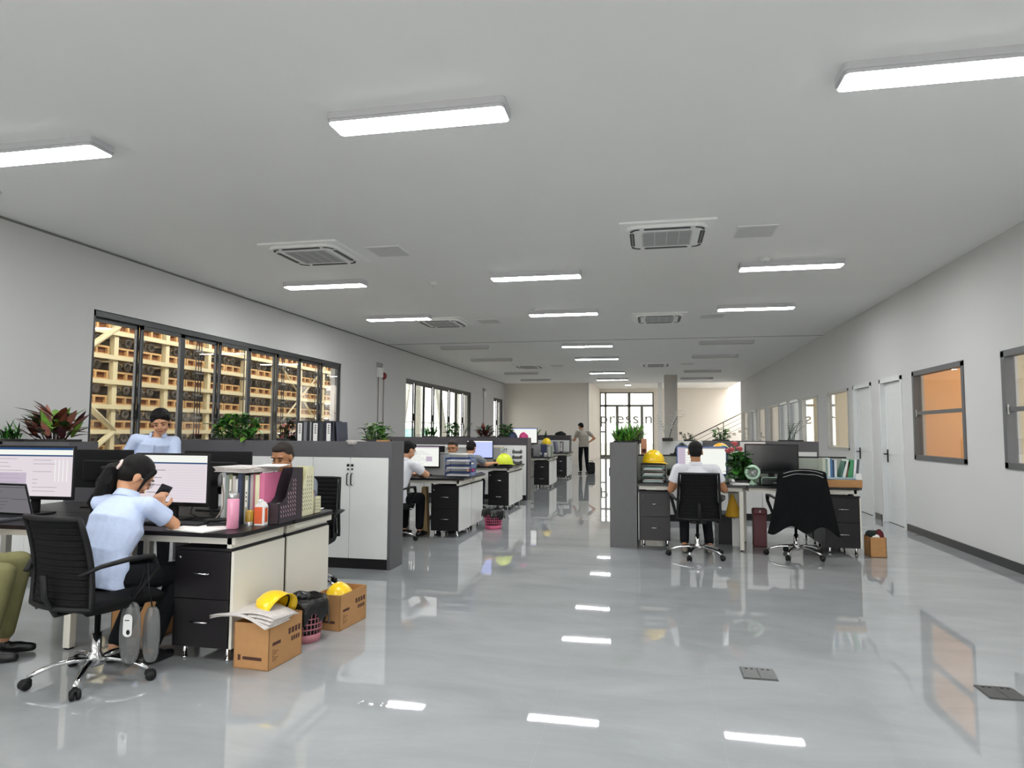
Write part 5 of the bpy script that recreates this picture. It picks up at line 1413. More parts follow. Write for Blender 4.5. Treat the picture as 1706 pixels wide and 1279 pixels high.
# second group
monitor('monitor showing a white document, in front of the man in white at the second group', (-3.13, 8.98, Z), 0.05, 0.50, 0.31, ui_doc(1), z=0.10, group='monitors')
monitor('dark monitor back between the two men of the second left group', (-3.72, 9.42, Z), PI, 0.55, 0.33, z=0.13, group='monitors')
monitor('dark monitor back in front of the man facing the camera', (-3.16, 9.46, Z), PI, 0.42, 0.26, z=0.14, group='monitors')
t = thing('filing_tray', 'blue translucent three-tier filing tray on the second desk group', 'filing tray', (-2.70, 8.66, Z))
bl = mat('blue_tray_plastic', '#52679a', 0.3, noise=0.06)
for k in range(3):
    z = 0.02 + 0.095 * k
    m = MB(); m.box(0, 0.36, 0, 0.26, z, z + 0.004); m.box(0, 0.004, 0, 0.26, z, z + 0.05); m.box(0.356, 0.36, 0, 0.26, z, z + 0.05); m.box(0, 0.36, 0.256, 0.26, z, z + 0.05); part(m, 'tray', bl, t)
    m = MB(); m.box(0.02, 0.33, 0.01, 0.25, z + 0.004, z + 0.02); part(m, 'papers', M_PAPER, t)
m = MB()
for x in (0.004, 0.356):
    for y in (0.01, 0.25): m.tube([(x, y, 0), (x, y, 0.30)], 0.005, seg=6)
part(m, 'posts', bl, t)
paper_stack('white papers on top of the blue filing tray', (-2.52, 8.8, Z + 0.300), 1.4, 0.2, 0.28, n=3, seed=30)
t = thing('drink_bottle', 'small pink bottle right of the blue filing tray', 'bottle', (-2.27 - 0.16 + 0.02, 8.98, Z)); t.location = (-2.42 + 0.02 - 0.02, 9.02, Z)
m = MB(); m.lathe([(0, 0), (0.025, 0), (0.03, 0.01), (0.028, 0.11), (0.016, 0.14), (0.016, 0.16), (0, 0.165)], seg=20); part(m, 'body', M_MAGENTA, t)
m = MB(); m.lathe([(0.017, 0.16), (0.018, 0.185), (0, 0.187)], seg=16); part(m, 'lid', M_WHITE, t)
m = MB(); m.lathe([(0, 0), (0.035, 0), (0.042, 0.05), (0.038, 0.055), (0.03, 0.01), (0, 0.01)], seg=20); single('bowl', m, M_STEEL, 'small metal bowl on the pedestal top of the second group', 'bowl', (-2.52, 9.35, 0.6655))
m = MB()
m.prism([(-0.06, 0), (0.06, 0), (0.03, 0.62), (-0.03, 0.62)], -0.05, 0.05, None, RX(PI / 2)); single('tall_paper_bag', m, mat('tan_paper', '#c8a97c', 0.85, noise=0.06), 'narrow tan paper bag standing under the second left desks', 'bag', (-3.02, 8.80, 0))
m = MB()
for k in range(5): m.ell((-0.05 + 0.03 * k, 0.01 * (k % 2), 0.035), (0.035, 0.06, 0.03), M_BLACK if k % 2 else M_WHITE, 2)
single('slippers', m, None, 'black and white slippers under the second left pedestal', 'slippers', (-2.60, 9.04, 0.005 - 0.0))

# third group
monitor('monitor with a blue-white screen at the third left desk group', (-3.08, 12.0, Z), 0.0, 0.50, 0.34, ui_doc(2, E_SCREEN_B)if False else (E_SCREEN_B, [(0, 1, .93, 1, E_SCREEN_W)] + [(0.05, 0.3 + 0.1 * (k % 3), .2 + .09 * k, .21 + .09 * k, E_LINE) for k in range(7)]), z=0.115, group='monitors')
for k in range(9):
    book(['pale grey', 'white', 'grey-green', 'light blue', 'pale green', 'off-white', 'grey', 'mint', 'sand'][k] + ' flat-lying folder in the tall file stack at the third left group, level %s' % 'one two three four five six seven eight nine'.split()[k], (-2.92, 12.36, Z + 0.0375 * k), 0.17, 0.2, 0.036, ['#c8cacb', '#dcdcda', '#a9b5ad', '#aab8c6', '#b5c8b4', '#d8d6ce', '#a8aaac', '#b8cfc2', '#cfc5b0'][k], group='stacked folders at the third group', cat='folder', name='folder')
t = thing('file_sorter', 'black three-level file sorter with papers, on the third desk group near the aisle', 'file sorter', (-2.56, 12.42, Z))
for k in range(3):
    m = MB(); z = 0.005 + 0.1 * k
    m.box(0, 0.15, 0, 0.2, z, z + 0.004); m.box(0, 0.004, 0, 0.2, z, z + 0.06); m.box(0.146, 0.15, 0, 0.2, z, z + 0.06); part(m, 'tray', M_BLACK, t)
    m = MB(); m.box(0.01, 0.14, -0.01, 0.18, z + 0.004, z + 0.045); part(m, 'papers', M_DKMETAL, t)
m = MB(); m.tube([(0.002, 0.1, 0), (0.002, 0.1, 0.31)], 0.004); m.tube([(0.148, 0.1, 0), (0.148, 0.1, 0.31)], 0.004); part(m, 'posts', M_STEEL, t)
hard_hat('lime green hard hat on the third left desk group', (-2.58, 11.82, Z + 0.022), -0.9, M_LIME, group='hard hats', sc=1.25)
m = MB(); m.box(-0.09, 0.10, -0.1, 0.11, 0, 0.022, bev=0.004); single('notebook', m, M_BLACK, 'black notebook under the lime hard hat', 'notebook', (-2.57, 11.83, Z))
m = MB(); m.lathe([(0, 0), (0.035, 0), (0.038, 0.11), (0.033, 0.11), (0.03, 0.006), (0, 0.006)], seg=20); single('mug', m, M_BLACK, 'tall black mug beside the lime hard hat', 'mug', (-2.75, 11.85, Z))
hard_hat('magenta hard hat on the dark cabinet behind the third left group', (-2.57, 13.62, 1.222), 0.4, M_MAGENTA, group='hard hats', sc=0.9)
hard_hat('dark navy hard hat left of the magenta one', (-2.80, 13.64, 1.222), 0.2, M_NAVY, group='hard hats', sc=0.9)
plant('potted_pothos', 'small bushy plant at the aisle end of the dark cabinet behind the third group', (-2.95, 13.66, 1.222), 'bushy', 0.32, 0.32, 110, [M_LEAF, M_LEAF_D], 40)
plant('potted_lily', 'spiky dark plant on the dark cabinet in front of the second window', (-4.58, 13.62, 1.222), 'spiky', 0.4, 0.34, 50, [M_LEAF_D, M_LEAF], 41)
plant('potted_geranium', 'leafy plant with loose rounded foliage right of the spiky plant', (-4.08, 13.62, 1.222), 'bushy', 0.34, 0.36, 90, [M_LEAF_D, M_LEAF], 42)
plant('potted_dracaena', 'thin-stemmed plant with drooping leaves before the end of the second window', (-3.83, 13.62, 1.222), 'stems', 0.3, 0.36, 4, [M_LEAF_D], 43)
plant('potted_bromeliad', 'very dark red-green plant with upright pointed leaves, right of the second window', (-3.38, 13.62, 1.222), 'croton', 0.42, 0.32, 60, [M_LEAF_D, M_LEAF_M, M_LEAF_R], 44)
# fourth and fifth groups
monitor('monitor with a plain pale screen standing high at the fourth left group', (-3.15, 16.85, Z + 0.20), 0.0, 0.64, 0.40, (E_SCREEN_W, [(0, 1, .95, 1, E_SCREEN_B)]), z=0.11, group='monitors')
m = MB(); m.box(-0.2, 0.2, -0.14, 0.14, 0, 0.199, bev=0.004); single('monitor_riser', m, M_BLACKWOOD, 'dark box lifting the pale monitor of the fourth left group', 'monitor riser', (-3.15, 16.87, Z))
xx = -2.72
for k, (c, w, h) in enumerate((('#2a3454', .10, .30), ('#222c48', .045, .29), ('#9a9c96', .035, .27), ('#cfcfc8', .05, .24), ('#8d9a86', .04, .27))):
    book('%s upright file beside the yellow hat of the fourth left group' % ['wide navy', 'slim navy', 'grey', 'off-white', 'green-grey'][k], (xx, 16.75, Z), w, 0.2, h, c, group='files on the fourth group'); xx += w + 0.003
hard_hat('yellow hard hat on top of the files of the fourth left desk group', (-2.60, 16.86, Z + 0.302), 0.9, M_LIMEYEL, group='hard hats', tilt=(0.1, 0.12, 0.9))
for k, (px, dx) in enumerate(((-2.68, 0), (-2.57, 0))):
    m = MB(); m.lathe([(0, 0), (0.03, 0), (0.032, 0.08), (0.026, 0.1), (0, 0.1)], seg=16); single('cup', m, M_STEEL if k == 0 else M_WHITE, ['steel cup', 'white cup'][k] + ' in front of the files of the fourth left group', 'cup', (px, 16.5, Z))
plant('potted_dracaena', 'tall thin palm-like plant with drooping leaves behind the pale monitor', (-3.0, 17.30, Z), 'palm', 0.9, 0.95, 4, [M_LEAF_D, M_LEAF], 45, pot_w=0.1)
for k, (xx, c, h, an) in enumerate(((-2.86, '#5f6070', .33, .12), (-2.80, '#8a8aa0', .33, .12), (-2.70, '#2b2735', .32, 0), (-2.655, '#3a3344', .33, 0))):
    book('%s binder standing on the fifth left desk group' % ['slate leaning', 'lilac leaning', 'black upright', 'dark purple upright'][k], (xx, 20.1, Z), 0.045, 0.24, h, c, lean=-an, group='binders on the fifth group', binder=k > 1, cat='binder', name='binder')
t = thing('backpack', 'black rounded bag lying on the distant dark cabinet', 'bag', (-2.95, 22.18, 1.241))
m = MB(); m.ell((0, 0, 0.055), (0.19, 0.13, 0.09), None, 3); m.ell((0.02, 0, 0.11), (0.1, 0.1, 0.05), None, 3)
for v in m.bm.verts: v.co.z = max(0.0, v.co.z)
part(m, 'body', M_BLACK, t)
t = thing('floor_bag', 'dark boxy bag on the floor beside the standing man in the distance', 'bag', (-1.98, 22.6, 0))
m = MB(); m.box(-0.13, 0.13, -0.1, 0.1, 0, 0.32, bev=0.04); m.ell((0.02, -0.02, 0.33), (0.12, 0.09, 0.06), None, 2); part(m, 'body', M_BLACK, t)
m = MB(); m.tube([(-0.06, 0, 0.36), (-0.05, 0, 0.42), (0.05, 0, 0.42), (0.06, 0, 0.36)], 0.008); part(m, 'handle', M_BLACK, t)

# ------------------------------------------------------------------ right desk group
cz = credenza('low_cabinet', 'tall grey end of a low cabinet topped by grassy plants, beside the aisle', (-0.50, 10.75, 0), -PI / 2, 2.48, 0.32, 1.25, 6, group='charcoal low cabinets', frame_mat=mat('grey_wood_grain', '#5d5d5e', 0.45, noise=0.08, nscale=14, stretch=(18, 18, 0.6)))
WR_ = 1.245
desk('dark-topped desk of the man in white, right desk group', (-0.175, 8.28, 0), 0, WR_, 0.645, right_leg=True, left_leg=False, corner='', group='office desks')
desk('dark-topped desk behind the coat-draped chair, right desk group', (1.085, 8.28, 0), 0, WR_, 0.645, right_leg=False, left_leg=False, corner='R', group='office desks')
desk('far-side desk behind the man in white, right desk group', (1.07, 9.59, 0), PI, WR_, 0.645, right_leg=False, left_leg=True, corner='', group='office desks')
desk('far-side desk nearest the right wall, right desk group', (2.33, 9.59, 0), PI, WR_, 0.645, right_leg=True, left_leg=False, corner='L', group='office desks')
pedestal('black two-drawer pedestal left of the man in white', (-0.155, 8.36, 0), 0, w=0.37, side='L', group='drawer pedestals')
pedestal('black two-drawer pedestal near the small cardboard box, right desk group', (1.93, 8.32, 0), 0, w=0.37, side='R', group='drawer pedestals', side_mat=M_CREAM)
pedestal('black drawer pedestal at the far side of the right desk group', (2.29, 9.56, 0), PI, w=0.37, side='L', group='drawer pedestals', side_mat=M_CREAM)
desk_screen('grey-green divider screen with a dark rail behind the man in white', (-0.17, 8.936, Z), 0, 1.17, h=0.31, rail=M_BLACK, m=mat('sage_panel', '#a7aea3', 0.5, noise=0.03), group='desk divider screens')
desk_screen('grey-green divider screen with a dark rail behind the dark monitor', (1.07, 8.936, Z), 0, 1.25, h=0.31, rail=M_BLACK, m=MATS['sage_panel'], group='desk divider screens')
desk_screen('narrow pale screen between the two right desks', (0.955, 8.91, Z), -PI / 2, 0.34, h=0.30, m=mat('pale_sage_panel', '#b9beb4', 0.5, noise=0.03), group='desk divider screens')
monitor('blue-framed monitor with a white page in front of the man in white', (0.60, 8.66, Z), -0.02, 0.60, 0.36, (E_SCREEN_W, [(0, 0.16, 0, 1, E_PANEL), (0, 1, .95, 1, E_LINE)] + [(0.02, 0.3, .1 + .1 * k, .11 + .1 * k, E_LINE) for k in range(8)]), bezel=M_BLUEBEZEL, z=0.085, group='monitors')
monitor('large dark switched-off monitor right of the red flowers', (1.43, 8.74, Z), -0.03, 0.62, 0.36, None, z=0.12, group='monitors')
# left clutter
t = thing('desk_shelf', 'small black desk shelf of paper trays under the yellow hard hat', 'desk organiser', (-0.135, 8.50, Z))
for k in range(3):
    z = 0.0 + 0.072 * k
    m = MB(); m.box(0, 0.30, 0, 0.26, z, z + 0.006); m.box(0, 0.006, 0, 0.26, z, z + 0.06); m.box(0.294, 0.30, 0, 0.26, z, z + 0.06); part(m, 'tray', M_BLACK, t)
    m = MB()
    for q in range(3): m.box(0.02 + 0.01 * q, 0.27 - 0.02 * (q % 2), 0.0 - 0.01 * q, 0.24, z + 0.006 + 0.012 * q, z + 0.016 + 0.012 * q, [M_PAPER, M_TEAL, M_NEWS][(q + k) % 3])
    part(m, 'papers', None, t)
m = MB(); m.box(0, 0.30, 0, 0.26, 0.2145, 0.2225); part(m, 'top_board', M_BLACK, t)
hard_hat('yellow hard hat on the paper trays beside the man in white', (0.02, 8.62, Z + 0.2235), -1.2, M_YELLOW, group='hard hats', sc=1.08)
m = MB(); m.box(0, 0.07, 0, 0.12, 0, 0.20, mat('salmon_card', '#d99a7c', 0.6, noise=0.05)); m.box(0.012, 0.058, -0.001, 0, 0.02, 0.07, M_PRINT); single('carton_pack', m, None, 'salmon upright carton beside the grassy plants', 'carton', (-0.155 + 0.02, 8.96, 1.089 + 0.0005))
t = thing('pen_pot', 'white pot with a small dark cactus-like plant left of the blue monitor', 'pen pot', (0.205, 8.72, Z))
m = MB(); m.lathe([(0, 0), (0.04, 0), (0.045, 0.075), (0.04, 0.075), (0.034, 0.006), (0, 0.006)], seg=20); part(m, 'pot', M_WHITE, t)
m = MB()
for k in range(9): leaf(m, (0.01 * math.cos(k * .7), 0.01 * math.sin(k * .7), 0.05), (math.cos(k * 2.4) * .35, math.sin(k * 2.4) * .35, 1), 0.12 + 0.01 * (k % 3), 0.025, 0.0, M_LEAF_M if k % 2 else M_LEAF_D)
part(m, 'foliage', None, t)
t = thing('storage_box', 'white lidded box with clips on the pedestal left of the man in white', 'box', (-0.075, 8.40, 0.676))
m = MB(); m.box(0, 0.225, 0, 0.2, 0, 0.052, M_WHITE, bev=0.004)
for x in (0.05, 0.16): m.box(x, x + 0.02, -0.003, 0, 0.015, 0.035, M_DKMETAL)
part(m, 'body', None, t)
m = MB(); m.box(-0.07, 0.03, -0.05, 0.05, 0, 0.04, bev=0.01); single('cable_box', m, M_BLACK, 'small black box squeezed beside the white lidded box', 'box', (0.18 + 0.04, 8.62, 0.676))
plant('potted_grass_plant', 'dense grassy green plant on the grey cabinet end by the aisle', (-0.34, 8.52, 1.2205), 'spiky', 0.40, 0.235, 520, [M_LEAF, M_LEAF, M_LEAF_D, M_LEAF_L], 50, d=0.46, pot_w=0.12)
plant('potted_grass_plant', 'second leafy plant behind the dense grassy one on the grey cabinet', (-0.28, 9.1, 1.2205), 'spiky', 0.40, 0.27, 300, [M_LEAF_L, M_LEAF, M_LEAF_M], 51, d=0.42, pot_w=0.12)
plant('potted_dracaena', 'upright yellow-green plant farther along the grey cabinet', (-0.22, 9.75, 1.2205), 'spiky', 0.26, 0.34, 90, [M_LEAF_L, M_LEAF_L, M_LEAF], 52, d=0.3, pot_w=0.1)
plant('white_stem_orchid', 'thin white-stemmed plant with few drooping leaves before the column', (0.24, 10.75, 1.2405), 'stems', 0.36, 0.46, 5, [mat('pale_stem', '#b9bdb6', 0.5, noise=0.05), M_LEAF_M], 53, pot_w=0.08)
# middle: flowers, phone, fan, mirror
plant('red_anthurium', 'glossy green plant with red anthurium blooms between the two right desks', (1.045, 8.58, Z), 'bushy', 0.30, 0.42, 150, [M_LEAF, M_LEAF_D, M_LEAF_D], 54, d=0.3, pot_w=0.09)
an = [o for o in bpy.data.objects if o.name.startswith('red_anthurium')][0]
for x, y, z in ((-0.07, -0.05, 0.49), (-0.11, -0.09, 0.42), (-0.02, -0.1, 0.43), (-0.14, 0.0, 0.40)):
    m = MB(); m.ell((x, y, z), (0.042, 0.014, 0.022), M_FLOWER, 2, RX(0.3)); m.ell((x + 0.01, y + 0.004, z - 0.012), (0.03, 0.012, 0.026), M_FLOWER, 2)
    m.tube([(x, y, z), (x * 0.6, y * 0.5, 0.1)], 0.003, M_LEAF, seg=5); m.tube([(x, y, z), (x, y - 0.02, z + 0.03)], 0.004, M_CREAMFILE, seg=5); part(m, 'bloom', None, an)
t = thing('desk_telephone', 'white desk telephone with handset left of the mint fan', 'telephone', (1.0, 8.385, Z), 0.1)
m = MB(); m.box(-0.09, 0.11, -0.08, 0.08, 0, 0.025, bev=0.008); part(m, 'base', M_WHITE, t)
m = MB(); m.tube([(-0.075, -0.07, 0.04), (-0.07, -0.04, 0.055), (-0.07, 0.05, 0.055), (-0.075, 0.08, 0.04)], [0.022, 0.016, 0.016, 0.022]); part(m, 'handset', M_WHITE, t)
t = thing('desk_fan', 'small round mint green desk fan', 'fan', (1.17, 8.50, Z))
m = MB(); m.lathe([(0, 0), (0.06, 0), (0.055, 0.015), (0.03, 0.03), (0.018, 0.06), (0.016, 0.09), (0, 0.09)], seg=24, sy=0.8); part(m, 'base', M_MINT, t)
m = MB(); m.lathe([(0.058, -0.03), (0.082, -0.035), (0.09, -0.02), (0.09, 0.02), (0.08, 0.035), (0.058, 0.035), (0.062, 0.0), (0.058, -0.03)], seg=32, mtx=TR(0, 0, 0.145) @ RX(PI / 2)); part(m, 'housing', M_MINT, t)
m = MB()
for k in range(3): m.tube([((0.018 + 0.015 * k) * math.cos(a), -0.03, 0.145 + (0.018 + 0.015 * k) * math.sin(a)) for a in [q * PI / 12 for q in range(24)]], 0.0015, closed=True, seg=4)
for k in range(16): a = k * PI / 8; m.tube([(0.012 * math.cos(a), -0.03, 0.145 + 0.012 * math.sin(a)), (0.06 * math.cos(a), -0.03, 0.145 + 0.06 * math.sin(a))], 0.0013, seg=4)
m.ell((0, -0.03, 0.145), (0.014, 0.006, 0.014), None, 2); part(m, 'guard', M_WHITE, t)
m = MB()
for k in range(5): m.grid(lambda u, v, k=k: ((0.012 + 0.045 * u) * math.cos(k * 1.257 + v * 0.9), -0.005 + 0.02 * v, 0.145 + (0.012 + 0.045 * u) * math.sin(k * 1.257 + v * 0.9)), 3, 3, thick=0.001)
part(m, 'blades', M_GREYPANEL, t)
t = thing('desk_fan', 'dark green round fan head above the blue monitor\'s right side', 'fan', (0.885, 8.86, Z))
m = MB(); m.lathe([(0, 0), (0.05, 0), (0.012, 0.015), (0.010, 0.34), (0, 0.34)], seg=20); part(m, 'stand', M_MINT, t)
m = MB(); m.lathe([(0, -0.02), (0.06, -0.02), (0.072, 0), (0.06, 0.02), (0, 0.025)], seg=28, mtx=TR(0, 0, 0.38) @ RX(PI / 2)); part(m, 'fan_head', mat('dark_green_plastic', '#1f4a3e', 0.35, noise=0.05), t)
m = MB(); m.tube([(0.072 * math.cos(a), 0, 0.38 + 0.072 * math.sin(a)) for a in [q * PI / 16 for q in range(32)]], 0.005, closed=True); part(m, 'rim', M_MINT, t)
t = thing('small_printer', 'dark green-black small printer under the dark monitor', 'printer', (1.38, 8.44, Z))
m = MB(); m.box(-0.13, 0.13, -0.1, 0.1, 0, 0.095, bev=0.02); part(m, 'body', mat('dark_bottle_green', '#16201b', 0.35, noise=0.06), t)
m = MB(); m.box(0.0, 0.07, -0.104, -0.1, 0.03, 0.042); part(m, 'badge', M_STEEL, t)
m = MB(); m.tube([(-0.13, -0.1, 0.02), (-0.13, -0.1, 0.08), (-0.11, -0.1, 0.098), (0.1, -0.1, 0.098)], 0.003, seg=5); part(m, 'trim', M_MINT, t)
# books at right
bx = 1.945
for k, (c, w, h, l) in enumerate((('#b9bfae', .035, .22, 0), ('#7f9488', .02, .21, 0), ('#d5dbd8', .025, .22, 0), ('#3f6c96', .022, .21, 0), ('#27415c', .018, .2, .0), ('#cfd2d3', .025, .2, .0), ('#3f6a5c', .022, .2, .28), ('#d9d9d6', .03, .21, .2), ('#6a4a34', .015, .19, .2), ('#3c8a5a', .05, .21, .08), ('#dedfe0', .026, .21, .1), ('#4a5054', .022, .21, .1))):
    if k in (6,): bx += 0.03
    book('%s at the right end of the right desks' % ['sage book', 'slim green-grey book', 'white book leftmost of two whites', 'blue book', 'navy book', 'pale grey book', 'leaning dark green book', 'leaning white book', 'leaning brown book', 'thick bright green book', 'white ring book', 'dark grey book'][k],
         (bx, 8.47, Z + 0.1065), w, 0.17, h, c, lean=l, group='books at the right desk end'); bx += w + 0.002 + (0.004 if l else 0)
m = MB(); m.box(0, 0.41, 0, 0.34, 0, 0.085, M_KRAFT, bev=0.003); single('cardboard_tray', m, None, 'flat brown cardboard box carrying the books at the right desk end', 'box', (1.925, 8.34, Z))
paper_stack('blue and white papers between the books and the flat cardboard box', (2.12, 8.5, Z + 0.0865), 0.0, 0.36, 0.28, n=5, t_=0.0038, seed=60, m=mat('pale_blue_paper', '#9fb4bf', 0.7, noise=0.15, nscale=12))
m = MB(); m.box(-0.03, 0.03, -0.03, 0.03, 0, 0.07, bev=0.004); single('small_white_box', m, M_WHITE, 'small white box at the very right end of the books', 'box', (2.30, 8.375, Z + 0.0865))
t = thing('paper_box', 'white box with a black arched mark on the right pedestal', 'box', (1.985, 8.36, 0.676))
m = MB(); m.box(0, 0.2, 0, 0.2, 0, 0.055, bev=0.002); part(m, 'body', M_CREAM, t)
m = MB(); m.box(0.045, 0.055, -0.001, 0, 0.012, 0.035); m.box(0.045, 0.155, -0.001, 0, 0.03, 0.038, mtx=TR(0.1, 0, 0.034) @ RY(0.14) @ TR(-0.1, 0, -0.034)); m.box(0.147, 0.156, -0.001, 0, 0.005, 0.025); part(m, 'black_mark', M_BLACK, t)
m = MB(); m.box(0, 0.06, 0, 0.15, 0, 0.055, bev=0.01); single('blue_packet', m, M_NAVY, 'navy packet right of the marked white box', 'packet', (2.20, 8.37, 0.676))
carton('small cardboard box full of cloths beside the right pedestal', (2.375, 8.28, 0), 0.0, 0.17, 0.22, 0.22, prints=False)
t = thing('cloth_bundle', 'dark red and green crumpled cloths in the small cardboard box', 'cloth', (2.46, 8.39, 0.20))
m = MB(); m.ell((-0.02, 0, 0.03), (0.07, 0.08, 0.06), mat('dark_green_cloth', '#1d2c28', 0.9, noise=0.2), 3); m.ell((0.03, -0.03, 0.03), (0.05, 0.05, 0.07), mat('dark_red_cloth', '#5d1d24', 0.9, noise=0.2), 3); m.ell((0.0, -0.06, 0.02), (0.05, 0.03, 0.03), M_PAPER, 2)
for v in m.bm.verts: v.co += Vector((0.008 * math.sin(60 * v.co.y + 3), 0.008 * math.sin(55 * v.co.z), 0.006 * math.sin(70 * v.co.x)))
part(m, 'cloths', None, t)
# under the right desks
t = thing('computer_tower', 'grey computer tower under the desk left of the white desk leg', 'computer', (0.78, 8.72, 0))
m = MB(); m.box(0, 0.18, 0, 0.40, 0.0, 0.38, bev=0.006); part(m, 'case', mat('grey_case', '#6d7072', 0.4, metal=0.3, noise=0.05), t)
m = MB(); m.box(0.01, 0.17, -0.006, 0.0, 0.01, 0.37, bev=0.002); part(m, 'front_panel', M_BLACK, t)
m = MB(); m.box(-0.05, 0.05, -0.005, 0.005, 0, 0.33, bev=0.002); single('white_board_panel', m, M_WHITE, 'white narrow panel leaning against the computer tower', 'panel', (1.0, 8.69, 0))
t = thing('gift_box', 'dark red upright case under the desk right of the white leg', 'case', (1.20, 8.70, 0))
m = MB(); m.box(0, 0.155, 0, 0.12, 0, 0.42, bev=0.008); m.box(-0.006, 0.161, -0.008, 0.126, 0.38, 0.46, bev=0.02); part(m, 'body', M_REDBOX, t)
m = MB(); m.box(0.07, 0.085, -0.0095, -0.008, 0.41, 0.44); part(m, 'clasp', M_STEEL, t)
t = thing('yellow_bag', 'mustard cloth bag hanging under the desk beside the man in white', 'bag', (0.93, 8.50, 0.385))
m = MB(); m.grid(lambda u, v: ((v ** 0.8) * 0.10 * math.cos(2 * PI * u) + 0.02 * v, (v ** 0.8) * 0.045 * math.sin(2 * PI * u), 0.27 * (1 - v) + 0.01 * math.sin(10 * u)), 20, 8); m.ell((0.02, 0, 0.0), (0.10, 0.045, 0.02), None, 2)
part(m, 'bag_body', mat('mustard_cloth', '#b98d1e', 0.85, noise=0.12), t)
m = MB(); m.box(-0.07, 0.07, -0.04, 0.04, 0, 0.003); single('desk_hook', m, M_DKMETAL, 'steel hook plate under the desk holding the mustard bag', 'hook', (0.93, 8.50, 0.6565))
# rows behind the right group
credenza('low_cabinet', 'white low cabinet behind the man in white', (0.15, 10.9, 0), 0, 0.62, 0.36, 1.24, 2, door_w=0.28, top_band=0.03, frame_mat=M_WHITE, group='low cabinets behind the right group')
credenza('low_cabinet', 'dark low cabinet behind the right desk group', (0.80, 11.3, 0), 0, 1.75, 0.36, 1.245, 4, group='low cabinets behind the right group')
plant('potted_pothos', 'small dark bushy plant on the white cabinet behind the right group', (0.36 + 0.22, 11.05, 1.2105), 'bushy', 0.26, 0.14, 60, [M_LEAF_D], 61, pot_w=0.08)
plant('potted_pothos', 'bushy plant on the dark cabinet in front of the staircase', (1.10, 11.46, 1.2155), 'bushy', 0.36, 0.24, 90, [M_LEAF_D, M_LEAF], 62)
plant('zamioculcas', 'plant with long arching feathered stems left of the right wall windows', (2.17, 11.46, 1.2155), 'stems', 0.5, 0.36, 6, [M_LEAF_D], 63)
desk_group(6, 11.9, 2.5, 'far right desk group', near_ped=True, far=False)
hard_hat('orange-yellow hard hat on the monitor-top shelf behind the man in white', (0.90, 9.42, Z + 0.332), 1.4, mat('orange_yellow_plastic', '#f3b030', 0.3, noise=0.04), group='hard hats', sc=0.9)
m = MB(); m.box(-0.16, 0.16, -0.12, 0.12, 0, 0.33, bev=0.004); m.box(-0.17, 0.17, -0.13, 0.13, 0.3, 0.331); single('shelf_box', m, M_BLACKWOOD, 'dark box shelf under the orange-yellow hard hat', 'shelf box', (0.90, 9.42, Z))
hard_hat('black-green hard hat left of the man in white\'s head, farther back', (0.40, 9.42, Z + 0.332), 0.4, mat('black_green_plastic', '#14211f', 0.4, noise=0.05), group='hard hats', sc=0.9)  # dark chair-headrest shape, built with the hard hat model
m = MB(); m.box(-0.16, 0.16, -0.12, 0.12, 0, 0.33, bev=0.004); single('shelf_box', m, M_BLACKWOOD, 'dark box shelf under the black-green headrest shape', 'shelf box', (0.40, 9.42, Z))
m = MB(); m.box(0, 0.3, 0, 0.04, 0, 0.17, M_PAPER); m.box(0.06, 0.3, -0.001, 0, 0.03, 0.15, mat('red_cover_print', '#a8383a', 0.5, noise=0.15)); single('framed_card', m, None, 'red and cream printed card left of the dark monitor', 'card', (1.10, 8.98, 1.0895))

# ------------------------------------------------------------------ chairs
task_chair('black mesh swivel chair of the ponytailed woman, nearest the camera', (-3.02, 3.28, 0), -0.17, group='black swivel chairs', back_h=0.47)
task_chair('black mesh swivel chair under the person in olive trousers at the left edge', (-4.20, 3.16, 0), -1.0, group='black swivel chairs', seat_rot=0.3)
task_chair('black mesh swivel chair behind the seated man with the cropped head', (-2.93, 5.42, 0), PI + 0.2, group='black swivel chairs')
task_chair('black mesh swivel chair of the man in white at the second left group', (-3.22, 8.08, 0), -0.1, group='black swivel chairs')
task_chair('black mesh swivel chair of the man facing the camera at the second left group', (-3.1, 10.22, 0), PI, group='black swivel chairs')
task_chair('black mesh swivel chair of the person in grey at the third left group', (-3.12, 11.15, 0), 0.0, group='black swivel chairs')
task_chair('black mesh swivel chair of the man in white at the right desk group', (0.49, 7.86, 0), 0.02, group='black swivel chairs', back_h=0.49, seat_rot=0.25)
ch = task_chair('black swivel chair draped with a black jacket, right desk group', (1.57, 8.12, 0), 0.05, group='black swivel chairs', back_h=0.49, seat_rot=0.1)
t = thing('black_jacket', 'black jacket with two pale collar stripes draped over the right chair', 'jacket', (1.57, 8.12, 0), 0.05)
def jk(u, v):
    s = 2 * u - 1; w_ = 0.235 + 0.14 * v ** 1.2
    z = 0.985 - 0.035 * s * s - 0.60 * v - 0.08 * v * (math.sin(7 * s + 1) * 0.5 + 0.5)
    y = -0.375 + 0.05 * s * s * (1 - v) + 0.05 * v + 0.016 * math.sin(11 * s + 4 * v) * v
    return (w_ * s, y, z)
m = MB(); m.grid(jk, 36, 24, thick=0.012)
def jf(u, v):
    s = 2 * u - 1; z = 0.985 - 0.035 * s * s - 0.26 * v
    return (0.235 * s * (1 + .05 * v), -0.375 + 0.05 * s * s + 0.115 * min(1, v * 3) ** 0.6, z)
m.grid(jf, 24, 10, thick=-0.01); part(m, 'cloth', mat('black_jacket_cloth', '#0c0d0f', 0.9, spec=0.2, noise=0.1, bump=0.5, bscale=14), t)
